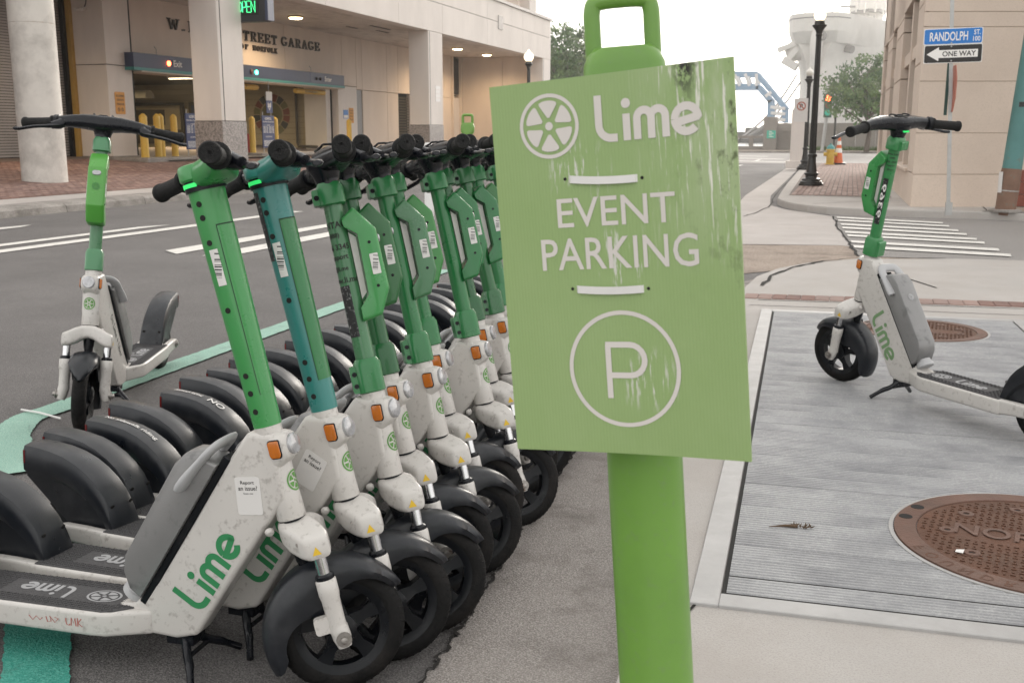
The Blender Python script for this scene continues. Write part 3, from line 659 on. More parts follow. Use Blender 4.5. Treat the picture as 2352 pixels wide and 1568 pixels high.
# --- frame: head tube, neck plate, deck
mb = MB(); mb.lathe(S(0, 0, -.214), AX, [(0, .0320), (.002, .0330), (.06, .0315), (.13, .0310), (.20, .0305), (.216, .0300)], 28)
keep('head_tube', mb, M_wpaint, smooth=45)
keep('head_ring', MB().lathe(S(0, 0, -.219), AX, [(0, .0305), (.005, .0305)], 28), M_black)
neck = [(-.135, .600), (-.196, .600), (-.235, .545), (-.335, .385), (-.44, .225), (-.475, .185), (-.515, .162), (-.56, .152), (-.64, .150), (-.64, .094), (-.47, .090), (-.40, .086), (-.345, .100), (-.23, .275), (-.125, .430), (-.105, .452)]
keep('neck', MB().prism(neck, lambda a, b, h: (a, h, b), -.033, .033), M_wpaint, bevel=.012, seg=3, smooth=45)
deck_o = [(-.46, .034), (-.51, .056), (-.56, .079), (-.60, .0825), (-.95, .0825), (-.985, .080), (-.985, -.080), (-.95, -.0825), (-.60, -.0825), (-.56, -.079), (-.51, -.056), (-.46, -.034)]
mb = MB(); mb.prism([(a, b) for a, b in deck_o if a > -.99]+[], lambda a, b, h: (a, b, h), .090, .150)
for sg in (-1, 1):
    mb.loft([[(x, sg*(.062+p), z+q) for p, q in ((-.014, -h), (.016, -h), (.016, h), (-.014, h))] for x, z, h in ((-.95, .120, .030), (-1.05, .128, .026), (-1.12, .130, .024), (-1.155, .130, .016))])
keep('deck', mb, M_wpaint, bevel=.010, seg=3, smooth=45)
mat_o = [(-.508, .036), (-.545, .066), (-.57, .0745), (-.975, .0745), (-.975, -.0745), (-.57, -.0745), (-.545, -.066), (-.508, -.036)]
keep('deck_mat', MB().prism(mat_o, lambda a, b, h: (a, b, h), .149, .1535), M_matr, bevel=.0015, seg=1, smooth=30)
mb = MB()
for i in range(46):                                        # raised tread dashes around the middle print
    for j in range(17):
        x = -.52-.0097*i; y = -.0688+.0086*j
        if abs(y) < .036 and -.88 < x < -.555: continue
        if x > -.545 and abs(y) > .030+(-.505-x)*.7: continue
        a = .6 if (i+j) % 2 else -.6; ca, sa = math.cos(a)*.0038, math.sin(a)*.0038
        mb.add([(x-ca-.0008, y-sa, .1538), (x+ca-.0008, y+sa, .1538), (x+ca+.0012, y+sa, .1538), (x-ca+.0012, y-sa, .1538), (x-ca, y-sa, .1558), (x+ca, y+sa, .1558)], [(0, 1, 5, 4), (3, 4, 5, 2), (0, 4, 3), (1, 2, 5)])
MS['tread'] = mb.mesh('tread', M_matr, smooth=0)
MS['deck_print/word'] = place2d(MB(), wordmark(), lambda a, b, h: (-.775-a, -b, .1542+h), .062).mesh('deck_print', M_matlog, smooth=0)
MS['deck_print/wheel'] = place2d(MB(), limewheel(), lambda a, b, h: (-.612+a*1.4, b, .1542+h), .032).mesh('deck_print', M_matlog, smooth=0)
# neck print (both sides), rear fender, light, battery ...
for sg in (-1, 1):
    dn = Vector((-.235+.44, 0, .545-.225)).normalized(); pr = Vector((-dn.z, 0, dn.x))       # up along the neck
    o = Vector((-.305, sg*.0338, .270)); axx = dn; ayy = pr*(1 if sg < 0 else -1)
    mb = MB(); place2d(mb, wordmark(), (lambda a, b, h: o+dn*a+pr*b-Vector((0, h, 0))) if sg < 0 else (lambda a, b, h: o-dn*a+pr*b+Vector((0, h, 0))), .090)
    MS['neck_print/%d' % sg] = mb.mesh('neck_print', M_lgreen, smooth=0)
mb = MB(); rf = [(-.955, .150), (-.962, .182), (-.975, .215), (-.995, .248), (-1.022, .278), (-1.056, .305), (-1.096, .328), (-1.14, .345), (-1.19, .356), (-1.24, .362), (-1.285, .364)]
rings = []
for x, zt in rf:
    zb = .135; k = lambda d: max(zb, zt-d); t = (x+.955)/-.33
    w = .055*(1-.08*t); zl = zb if x > -1.12 else zb+(x+1.12)*-.80
    q = [(-w*.74, max(zl, zb)), (-w*.76, max(zl, k(.088))), (-w*.97, max(zl, k(.076))), (-w, max(zl, k(.050))), (-w*.985, max(zl, k(.022))), (-w*.85, max(zl, k(.006))), (-w*.4, max(zl, k(.001))), (0, max(zl, zt))]
    q += [(-a, b) for a, b in reversed(q[:-1])]
    rings.append([(x, a, b) for a, b in q])
mb.loft(rings, True, False, True); keep('rear_fender', mb, M_fend, smooth=42)
keep('tail_reflector', MB().prism(rring(.030, .022, .006, 3), lambda a, b, h: (h, a, .326+b), -1.2885, -1.284), M_red_r, smooth=30)
for sg in (-1, 1): keep('side_marker/%d' % sg, MB().box(-1.284, -1.277, min(sg*.0500, sg*.0512), max(sg*.0500, sg*.0512), .308, .346), M_red_r, smooth=0)
for sg in (-1, 1): keep('fender_slot/%d' % sg, MB().lathe((-.973, sg*.036, .214), (.9, 0, -.36), [(0, .0065), (.002, .006)], 10), M_dark)
for sg in (-1, 1): keep('rear_bolt/%d' % sg, MB().lathe((-WB, sg*.078, .130), (0, sg, 0), [(0, .019), (.006, .018), (.008, .010), (.014, .009)], 14), M_steel)
# head light boss
mb = MB(S); rings = []
for u, w, h, s0 in ((.008, .033, .046, -.056), (.028, .035, .037, -.052), (.041, .033, .030, -.049), (.048, .027, .027, -.048)):
    rings.append([(u, a, s0+b) for a, b in rring(w, h, .020)])
mb.loft(rings); keep('light_boss', mb, M_wpaint, smooth=50)
keep('head_light', MB().lathe(S(.0465, 0, -.048), BX, [(0, .0240), (.008, .0240), (.011, .021), (.0125, .010), (.013, 0)], 24), M_lens)
for sg in (-1, 1):
    pts = [(-.0165, .019), (-.010, .0235), (.0165, .022), (.0165, -.016), (.011, -.0225), (-.012, -.0215), (-.0165, -.014)]
    keep('reflector_frame/%d' % sg, MB(S).prism([(a*1.14, b*1.12) for a, b in pts], lambda a, b, h: (.022+a*.82, sg*h, -.050+b*.86), .0325, .0372), M_black, bevel=.002, seg=1)
    keep('side_reflector/%d' % sg, MB(S).prism(pts, lambda a, b, h: (.022+a*.82, sg*h, -.050+b*.86), .0335, .0400), M_amber, bevel=.0025, seg=2)
# round badge wrapped on the head tube
mb = MB()
def wrapS(a, b, h, s0=-.130, r=.0322): return S((r+h)*math.cos(a/r), (r+h)*math.sin(a/r), s0+b)
place2d(mb, limewheel(1, .16, .12, 6, 30), wrapS, .024); MS['badge'] = mb.mesh('badge', M_llime, smooth=0)
for sg in (-1, 1):
    keep('warning_label/%d' % sg, MB(S).add([(.024, sg*.0946, -.290), (.044, sg*.0946, -.290), (.034, sg*.0946, -.271)], [(0, 1, 2)]), M_yel_w, smooth=0)
    keep('crown_bolt/%d' % sg, MB().lathe(S(-.002, sg*.066, -.262), (0, sg, 0), [(0, .005), (.008, .0045)], 10), M_steel)
# battery in its rail behind the neck
bt = Vector((-.44+.235, 0, .225-.545)).normalized(); bn = Vector((bt.z, 0, -bt.x)); BO = Vector((-.235, 0, .545))
def Bf(t, n, y): return BO+bt*t+bn*n+Vector((0, y, 0))
mb = MB(); rings = []
for y, k in ((-.045, .0), (-.042, .006), (-.035, .0095), (-.012, .0105), (.012, .0105), (.035, .0095), (.042, .006), (.045, 0)):
    poly = [(.040, .014), (.048, .058), (.066, .084), (.105, .094), (.37, .090), (.405, .074), (.432, .042), (.436, .014)]
    rings.append([Bf(t+(k*-.5 if t < .2 else k*.5), n+(k if n > .02 else 0), y) for t, n in poly])
mb.loft(rings); keep('battery', mb, M_batt, bevel=.004, seg=2, smooth=35, bang=40)
mb = MB(); place2d(mb, limewheel(1, .12, .12), lambda a, b, h: Bf(.17-b, .1053+h, a), .014); MS['battery_badge'] = mb.mesh('battery_badge', M_lgrey, smooth=0)
keep('battery_rail', MB().loft([[Bf(t, n, y) for y, n in ((-.034, -.004), (.034, -.004), (.034, .015), (-.034, .015))] for t in (.01, .455)]), M_black, bevel=.003, seg=1)
keep('battery_socket', MB().lathe(Bf(.434, .040, 0), bt, [(0, .028), (.014, .031), (.016, .034), (.030, .036), (.034, .032)], 22), M_lgrey)
mb = MB(); hp = [Bf(.135, .060, -.0445), Bf(.09, .056, -.0455), Bf(.03, .046, -.0445), Bf(.008, .042, -.036), Bf(.0, .040, -.022), Bf(.0, .040, .022), Bf(.008, .042, .036), Bf(.03, .046, .0445), Bf(.09, .056, .0455), Bf(.135, .060, .0445)]
mb.tube(spline(hp, 3), [.026, .028, .027, .025, .022]+[.020]*18+[.022, .025, .027, .028, .026], 10, True, .45); keep('battery_handle', mb, M_lgrey, smooth=60)
# kick stand
mb = MB(); mb.box(-.43, -.36, -.026, .026, .070, .092)
for sg in (-1, 1): mb.tube(spline([(-.385, sg*.018, .080), (-.365, sg*.045, .055), (-.345, sg*.070, .040), (-.318, sg*.112, .008)], 4), [.0105]*9+[.0085]*4, 8)
mb.tube([(-.362, -.05, .052), (-.362, .05, .052)], .006, 6)
keep('kick_stand', mb, M_blackg, smooth=45)
# --- slim stem
def clamp_mesh(key, s0, s1):
    mb = MB(S); poly = rring(.0345, .0335, .022, 5); rings = []
    for s_, k in ((s0, .9), (s0+.003, 1), (s1-.014, 1), (s1, .80)): rings.append([(a*k, b*k, s_) for a, b in poly])
    mb.loft(rings); sec_loft(mb, [(y, -.046, -.012, s0+.004, s1-.014, .006) for y in (-.024, .024)])
    keep(key, mb, M_gpaint, smooth=40)
    for nm_, ss in (('a', s0+.022), ('b', s1-.034)): keep(key.replace('clamp', 'clamp_bolt')+nm_, MB().lathe(S(-.036, -.0236, ss), (0, -1, 0), [(0, .0065), (.002, .006), (.002, .003), (.0005, .003)], 10), M_black)
clamp_mesh('clamp/low', .002, .088); clamp_mesh('clamp/top', .478, .535)
keep('stem_tube', MB().lathe(S(0, 0, .07), AX, [(0, .0245), (.42, .0235)], 22), M_gpaint)
def wrap_stem(VFs, s0, ang0, sc, r=.0247):
    mb = MB(); place2d(mb, VFs, lambda a, b, h: S((r+h)*math.cos(ang0+a/r), (r+h)*math.sin(ang0+a/r), s0+b), sc); return mb
# bar, slim type (black) : loft along y
def bar_mesh(key, m, prof):
    mb = MB(S); rings = []
    for y, u, s_, hu, hs_ in prof: rings.append([(u+a, y, s_+b) for a, b in rring(hu, hs_, min(hu, hs_)*.8)])
    mb.loft(rings); keep(key, mb, m, smooth=50)
def sym(pr): return [(-y, u, s_, a, b) for y, u, s_, a, b in reversed(pr) if y > 0]+pr
bar_mesh('handlebar/slim', M_blackg, sym([(0, .014, .586, .046, .029), (.03, .016, .588, .043, .028), (.07, .020, .589, .037, .026), (.11, .020, .587, .030, .0235), (.15, .014, .584, .023, .0215), (.19, .002, .580, .017, .0165)]))
keep('bar_neck', MB().lathe(S(0, 0, .525), AX, [(0, .029), (.012, .029), (.030, .034), (.048, .044), (.060, .046)], 22), M_blackg)
keep('display_led', MB(S).box(-.046, -.038, -.014, .014, .562, .568), M_led, smooth=0)
mb = MB(S); mb.tube(spline([(.035, -.03, .612), (.035, .03, .612), (.030, .034, .622), (.0, .034, .626), (-.006, .03, .622), (-.006, -.03, .622), (0, -.034, .626), (.030, -.034, .622), (.035, -.03, .612)], 2), .0032, 6)
mb.tube([(.016, -.030, .613), (.016, -.012, .622), (.016, .012, .622), (.016, .030, .613)], .003, 6); keep('phone_clip', mb, M_black)
for sg, nm in ((-1, 'R'), (1, 'L')):
    e0 = S(.004, sg*.180, .5795); e1 = S(-.040, sg*.305, .574); d = (e1-e0).normalized()
    keep('grip/'+nm, MB().lathe(e0, d, [(0, .023), (.004, .026), (.010, .026), (.013, .0188), (.05, .0190), (.112, .0198), (.116, .0226), (.125, .0226), (.129, .0200), (.129, .004), (.126, .003)], 24), M_grip, smooth=40)
    mb = MB(S); mb.tube([(.016, sg*.148, .580), (.036, sg*.158, .566), (.046, sg*.185, .556)], [.021, .019, .014], 10); mb.tube(spline([(.040, sg*.155, .560), (.056, sg*.195, .550), (.054, sg*.245, .543), (.034, sg*.300, .534), (.028, sg*.318, .534)], 4), [.0135]*5+[.011]*8+[.010]*3+[.0115], 8, True, .6)
    keep('lever_tip/'+nm, MB(S).tube([(.034, sg*.300, .534), (.0285, sg*.316, .534), (.0265, sg*.322, .534)], [.0100, .0112, .008], 10, True, .65), M_blackg)
    keep('brake_lever/'+nm, mb, M_blackg, smooth=50)
keep('throttle_ring', MB().lathe(S(.010, -.158, .582), S(-.040, -.305, .574)-S(.004, -.180, .5795), [(0, .022), (.003, .0285), (.018, .0285), (.021, .022)], 18), M_black, smooth=20)
# grip case in front of the slim stem
case = [(.012, .440), (.046, .464), (.092, .402), (.095, .250), (.064, .186), (.014, .178), (.014, .210), (.040, .240), (.043, .398), (.014, .420)]
mb = MB(S); rings = []
for y, k in ((-.034, .86), (-.026, 1.0), (.026, 1.0), (.034, .86)):
    c = (.055, .32); rings.append([(c[0]+(u-c[0])*(k if u > .05 else 1), y, c[1]+(s_-c[1])*(k*.3+.7)) for u, s_ in case])
mb.loft(rings); keep('grip_case', mb, M_gpaint, bevel=.004, seg=2, smooth=35, bang=20)
keep('reflective_strip', MB(S).prism([(.0232, .235), (.0375, .25), (.0395, .39), (.0232, .405)], lambda a, b, h: (a, h, b), -.012, .012), M_strip, smooth=0)
for i, s_ in enumerate((.26, .37)):
    keep('case_bolt/%d' % i, MB().lathe(S(.068, -.0335, s_), (0, -1, 0), [(0, .0042), (.0015, .004)], 10), M_black); keep('case_bolt/%d' % (i+2), MB().lathe(S(.068, .0335, s_), (0, 1, 0), [(0, .0042), (.0015, .004)], 10), M_black)
keep('case_lamp', MB(S).loft([[(u, a, .378+b) for a, b in rring(.0165*k, .010*k, .0095)] for u, k in ((.088, 1), (.0945, 1), (.0975, .8))]), M_lens, smooth=40)
mb = MB(S); place2d(mb, limewheel(1, .12, .2), lambda a, b, h: (.0957+h, a, .325+b), .014); MS['case_badge'] = mb.mesh('case_badge', mat('embossed_green', (.05, .22, .05), .5), smooth=0)
for sg in (-1, 1): keep('barcode_label/case%d' % sg, MB(S).prism(rring(.0105, .026, .002, 2), lambda a, b, h: (.072+a, sg*(.0342+h), .315+b), 0, .0008), M_barcode, smooth=0)
# --- wide stem
def wide_rings(lo, hi, off=0.0, a0=0, a1=360, n=32):
    rings = []; m = 10
    for i in range(m+1):
        s_ = lo+(hi-lo)*i/m; t = s_/.54; ru = .0315+.0085*t+off; ry = .0300+.0075*t+off; cu = .001+.003*t; ring = []
        for j in range(n):
            a = R_(a0+(a1-a0)*j/(n if a1-a0 >= 360 else n-1)); ring.append((cu+ru*math.cos(a), ry*math.sin(a), s_))
        rings.append(ring)
    return rings
keep('stem_tube/wide', MB(S).loft(wide_rings(.002, .535)), M_gpaint, smooth=50)
rg = wide_rings(.075, .455, .0010, -86, 86, 24); rg2 = wide_rings(.075, .455, -.004, -86, 86, 24)
keep('stem_cover', MB(S).loft([r+list(reversed(q)) for r, q in zip(rg, rg2)]), M_gpaint, smooth=50)
MS['cover_seam/a'] = MB(S).loft(wide_rings(.075, .455, .0016, -88.2, -85.6, 3), False, False, False).mesh('cover_seam', mat('seam_shadow', (.006, .045, .014), .6), smooth=0)
MS['cover_seam/b'] = MB(S).loft([r for r in wide_rings(.453, .456, .0016, -88, -20, 10)], False, False, False).mesh('cover_seam', MATS['seam_shadow'], smooth=0)
k = 0
for sg in (-1, 1):
    for s_ in (.040, .082, .122, .270, .420, .475, .505):
        t = s_/.54; an = sg*R_(124); ru, ry, cu = .0315+.0085*t, .0300+.0075*t, .001+.003*t; c_ = S(cu+ru*math.cos(an)*.992, ry*math.sin(an)*.992, s_); nrm = S(math.cos(an)/ru, math.sin(an)/ry, 0)-S(0, 0, 0)
        keep('bolt_recess/%d' % k, MB().lathe(c_, nrm, [(0, .0066), (.0008, .0066), (.0009, .005)], 14), M_dark); k += 1
        MS['bolt_recess/%d' % (k-1)]['s'] = s_
keep('stem_cap', MB(S).loft([[(.004+a*1.0, b, s_) for a, b in rring(.050*kk, .045*kk, .041)] for s_, kk in ((.556, .93), (.560, 1), (.583, 1.0), (.590, .95), (.592, .85))]), M_gpaint, smooth=40)
keep('cap_gap', MB(S).loft([[(.004+a, b, s_) for a, b in rring(.0445, .0395, .036)] for s_ in (.533, .558)]), M_black, smooth=40)
keep('display_led/wide', MB(S).loft([[(.004+a*1.02, b*1.02, s_) for a, b in [q for q in rring(.0450, .0400, .036, 8) if q[0] < -.012]]+[(.004-.012, 0, s_)] for s_ in (.5425, .5515)]), M_led, smooth=40)
bar_mesh('handlebar/wide', M_gpaint, sym([(0, .018, .566, .052, .028), (.04, .024, .567, .050, .028), (.07, .026, .570, .042, .027), (.10, .024, .574, .034, .025), (.135, .016, .578, .026, .0225)]))
bar_mesh('bar_end/R', M_blackg, [(-.19, .002, .580, .018, .018), (-.16, .008, .580, .021, .020), (-.12, .018, .577, .0255, .0215)])
bar_mesh('bar_end/L', M_blackg, [(.12, .018, .577, .0255, .0215), (.16, .008, .580, .021, .020), (.19, .002, .580, .018, .018)])
keep('barcode_label/stem', MB(S).loft([[(.003+(.0315+.0085*s_/.54+.0009)*math.cos(a), -(.0300+.0075*s_/.54+.0009)*math.sin(a), s_) for a in [R_(102+30*i/5) for i in range(6)]] for s_ in (.325, .405)], False, False, False), M_barcode, smooth=0)
# stickers on the neck
def neck_sticker(key, lines, o, rot, w, h, sg=-1):
    ca, sa = math.cos(rot), math.sin(rot); ax = Vector((ca, 0, sa)); ay = Vector((-sa, 0, ca)); oo = Vector((o[0], sg*.0336, o[1]))
    keep(key, MB().prism(rring(w, h, .006, 3), lambda a, b, q: oo+ax*a+ay*b+Vector((0, sg*q, 0)), 0, .0006), M_stick, smooth=0)
    mb = MB()
    for txt, yy, ww, hh in lines: place2d(mb, fit2d(text2d(txt, bold=.008), ww, hh), lambda a, b, q: oo+ax*a+ay*(b+yy)+Vector((0, sg*(.0011+q), 0)))
    MS[key+'_text'] = mb.mesh('sticker_text', M_black_t, smooth=0)
neck_sticker('sticker/a', [('Report', .030, .034, .0105), ('an issue?', .018, .047, .0105), ('Scan me', .006, .024, .004)], (-.195, .455), R_(5), .031, .044)
neck_sticker('sticker/b', [('Report', .030, .034, .0105), ('an issue?', .018, .047, .0105)], (-.185, .470), R_(-28), .031, .044)

# each entry: key, steered?, parent key (None = the scooter itself)
COMMON = [('tyre/f', 1, None), ('rim/f', 1, 'tyre/f'), ('tyre/r', 0, None), ('rim/r', 0, 'tyre/r'), ('fork_crown', 1, None), ('steerer', 1, 'fork_crown')]
for nm in 'RL': COMMON += [('fork_tube/'+nm, 1, None), ('lower_leg/'+nm, 1, None), ('seal/'+nm, 1, 'lower_leg/'+nm), ('axle_bolt/'+nm, 1, 'lower_leg/'+nm)]
COMMON += [('front_fender', 1, None), ('head_tube', 0, None), ('head_ring', 0, 'head_tube'), ('badge', 0, 'head_tube'), ('neck', 0, None), ('deck', 0, None), ('deck_mat', 0, 'deck'), ('tread', 0, 'deck'), ('deck_print/word', 0, 'deck'), ('deck_print/wheel', 0, 'deck'),
           ('rear_fender', 0, None), ('tail_reflector', 0, 'rear_fender'), ('side_marker/-1', 0, 'rear_fender'), ('side_marker/1', 0, 'rear_fender'), ('fender_slot/-1', 0, 'rear_fender'), ('fender_slot/1', 0, 'rear_fender'), ('rear_bolt/-1', 0, 'deck'), ('rear_bolt/1', 0, 'deck'),
           ('light_boss', 0, None), ('head_light', 0, 'light_boss'), ('reflector_frame/-1', 0, 'light_boss'), ('reflector_frame/1', 0, 'light_boss'), ('side_reflector/-1', 0, 'light_boss'), ('side_reflector/1', 0, 'light_boss'),
           ('warning_label/-1', 1, 'fork_crown'), ('warning_label/1', 1, 'fork_crown'), ('crown_bolt/-1', 1, 'fork_crown'), ('crown_bolt/1', 1, 'fork_crown'),
           ('battery', 0, None), ('battery_badge', 0, 'battery'), ('battery_rail', 0, 'battery'), ('battery_socket', 0, 'battery'), ('battery_handle', 0, 'battery'), ('kick_stand', 0, None), ('lock_knob/-1', 0, 'neck'), ('lock_knob/1', 0, 'neck'),
           ('grip/R', 1, None), ('grip/L', 1, None), ('brake_lever/R', 1, None), ('brake_lever/L', 1, None), ('lever_tip/R', 1, 'brake_lever/R'), ('lever_tip/L', 1, 'brake_lever/L'), ('throttle_ring', 1, None)]
SLIM = [('stem_tube', 1, None), ('clamp/low', 1, None), ('clamp/top', 1, None), ('clamp_bolt/lowa', 1, 'clamp/low'), ('clamp_bolt/lowb', 1, 'clamp/low'), ('clamp_bolt/topa', 1, 'clamp/top'), ('clamp_bolt/topb', 1, 'clamp/top'), ('handlebar/slim', 1, None), ('bar_neck', 1, 'handlebar/slim'), ('display_led', 1, 'handlebar/slim'), ('phone_clip', 1, 'handlebar/slim'),
        ('grip_case', 1, None), ('reflective_strip', 1, 'grip_case'), ('case_bolt/0', 1, 'grip_case'), ('case_bolt/1', 1, 'grip_case'), ('case_bolt/2', 1, 'grip_case'), ('case_bolt/3', 1, 'grip_case'), ('case_lamp', 1, 'grip_case'), ('case_badge', 1, 'grip_case'), ('barcode_label/case-1', 1, 'grip_case'), ('barcode_label/case1', 1, 'grip_case')]
WIDE = [('stem_tube/wide', 1, None), ('stem_cover', 1, 'stem_tube/wide'), ('cover_seam/a', 1, 'stem_tube/wide'), ('cover_seam/b', 1, 'stem_tube/wide'), ('stem_cap', 1, None), ('cap_gap', 1, 'stem_cap'), ('display_led/wide', 1, 'stem_cap'), ('handlebar/wide', 1, None), ('bar_end/R', 1, 'handlebar/wide'), ('bar_end/L', 1, 'handlebar/wide'), ('barcode_label/stem', 1, 'stem_tube/wide')]+[('bolt_recess/%d' % i, 1, 'stem_tube/wide') for i in range(14)]
def scooter(label, group, loc, heading, steer, roll, kind, colors, extra=(), skip=(), size=1.0, bar=0.0):
    root = thing('electric_scooter', label, 'scooter', group); root.rotation_mode = 'XYZ'
    root.matrix_basis = Matrix.Translation(loc) @ Matrix.Rotation(heading, 4, 'Z') @ Matrix.Rotation(roll, 4, 'X') @ Matrix.Scale(size, 4)
    SM = steer_matrix(steer); SB_ = steer_matrix(steer+bar); done = {}
    for key, st, par in COMMON+(SLIM if kind == 'slim' else WIDE)+list(extra):
        if key in skip: continue
        me = MS[key]; o = bpy.data.objects.new(key.split('/')[0], me); col.objects.link(o)
        if par is None:
            o.parent = root
            if st: o.matrix_basis = SB_ if key.split('/')[0] in ('handlebar', 'grip', 'brake_lever', 'throttle_ring') else SM
        else: o.parent = done[par]
        base = key.split('/')[0]
        c = colors.get(key, colors.get(base, (.028, .22, .08) if base == 'neck_print' else colors['*'])); o.color = (*c, 1); done[key] = o
    return root, done
GB = (.045, .265, .070); GM = (.017, .165, .046); GD = (.007, .098, .024); GP = (.055, .180, .078); GL = (.075, .31, .042); TEAL = (.030, .200, .180)
def stem_text(key, lines, ang, s0, sc=.016, m=None):
    mb = MB()
    for i, ln in enumerate(lines):
        V, F = fit2d(text2d(ln, bold=.02), None, sc*(.72 if ln.lower() == ln else .8)); q = wrap_stem([(V, F)], s0-i*sc*1.35, ang, 1.0); mb.add(q.v, q.f)
    MS[key] = mb.mesh('stem_lettering', m or M_black_t, smooth=0)
stem_text('stem_lettering/a', ['CONTACT', '(888)', '546 3345', 'support', '@li.me', 'www.li.me'], R_(-128), .428, .0205)
stem_text('stem_lettering/b', ['li.me'], R_(-125), .440, .020)
stem_text('stem_lettering/r', ['www.li.me', '1(888)', '546 3345', 'support', '@li.me'], R_(120), .462, .0125)
mb = wrap_stem([([(-.021, -.075), (-.021, .055), (-.006, .078), (.012, .072), (.021, .06), (.021, -.06), (.016, -.075)], [tuple(range(7))])], .245, R_(-92), 1.0)
def patch(key, s0, s1, a0, a1, m, r=.0249):
    n = 8; rings = [[S(r*math.cos(R_(a0+(a1-a0)*j/n)), r*math.sin(R_(a0+(a1-a0)*j/n)), s_) for j in range(n+1)] for s_ in (s0, s1)]
    MS[key] = MB().loft(rings, False, False, False).mesh('sticker', m, smooth=40)
patch('sticker/dark', .145, .275, -165, -95, M_stickb); patch('sticker/darkr', .150, .355, 75, 130, M_stickb); 
mb = wrap_stem([fit2d(text2d('3696', bold=.02), .135, .024)], .0, 0, 1.0)
V, F = fit2d(text2d('9369', bold=.01), .15, .020); mb = MB(); r = .0253
mb.add([S(r*math.cos(R_(102)+b/r), r*math.sin(R_(102)+b/r), .255+a) for a, b in V], F); MS['stem_lettering/num'] = mb.mesh('stem_lettering', M_white_t, smooth=0)
def wide_patch(key, s0, s1, a0, a1, m):
    rg = wide_rings(s0, s1, .001, a0, a1, 8); MS[key] = MB(S).loft(rg, False, False, False).mesh('sticker', m, smooth=40)
wide_patch('sticker/tealdark', .365, .525, 192, 222, M_stickb)
# stop-riding print on a rear fender and the side print on the lone road scooter
def fender_text(key, lines):
    mb = MB()
    for txt, x0, ww, hh in lines:
        V, F = fit2d(text2d(txt, bold=.012), ww, hh)
        def fn(a, b, h):
            x = x0+a
            for (xa, za), (xb, zb) in zip(rf, rf[1:]):
                if xb <= x <= xa: t = (x-xa)/(xb-xa); return Vector((x, b, za+(zb-za)*t+.0025+h))
            return Vector((x, b, .366+h))
        place2d(mb, (V, F), fn)
    MS[key] = mb.mesh('fender_lettering', M_white_t, smooth=0)
fender_text('fender_lettering/a', [('No sidewalk riding', -1.15, .19, .022)]); fender_text('fender_lettering/b', [('NO', -1.09, .06, .03), ('SIDEWALK RIDING', -1.20, .11, .018)])
dn2 = Vector((.205, 0, .32)).normalized(); mb = MB(); o2 = Vector((-.33, .0338, .32))
V, F = fit2d(text2d('On Lime + Uber', bold=.004), .235, .026); mb.add([o2-dn2*a+Vector((-dn2.z, 0, dn2.x))*b+Vector((0, .0003, 0)) for a, b in V], F); MS['neck_lettering'] = mb.mesh('neck_lettering', M_black_t, smooth=0)
# pen tag scribbled on the near deck edge
mb = MB()
for st in stroke2d([[(.02, .8), (0, .5), (.05, .1), (.25, .0), (.3, .2)], [(.4, 0), (.45, .9), (.6, .3), (.75, .9), (.8, 0)], [(.95, .95), (.95, 0)], [(1.25, .9), (.97, .4), (1.3, 0)], [(-1.6, .7), (-1.5, .1), (-1.2, .2), (-1.3, .8), (-.9, .1), (-.6, .6), (-.9, .7)], [(-3.0, .6), (-2.7, .1), (-2.4, .6), (-2.1, .2), (-1.9, .5)]], .09):
    place2d(mb, [st], lambda a, b, h: (-.66-.0+a*.034, -.0831, .112+b*.022))
MS['pen_tag'] = mb.mesh('pen_tag', mat('red_pen', (.42, .14, .12), .8), smooth=0)
ROW = 'scooters parked side by side at the kerb'
XT = [('neck_print/-1', 0, 'neck'), ('neck_print/1', 0, 'neck')]
SA = [('sticker/a', 0, 'neck'), ('sticker/a_text', 0, 'neck')]; SB = [('sticker/b', 0, 'neck'), ('sticker/b_text', 0, 'neck')]
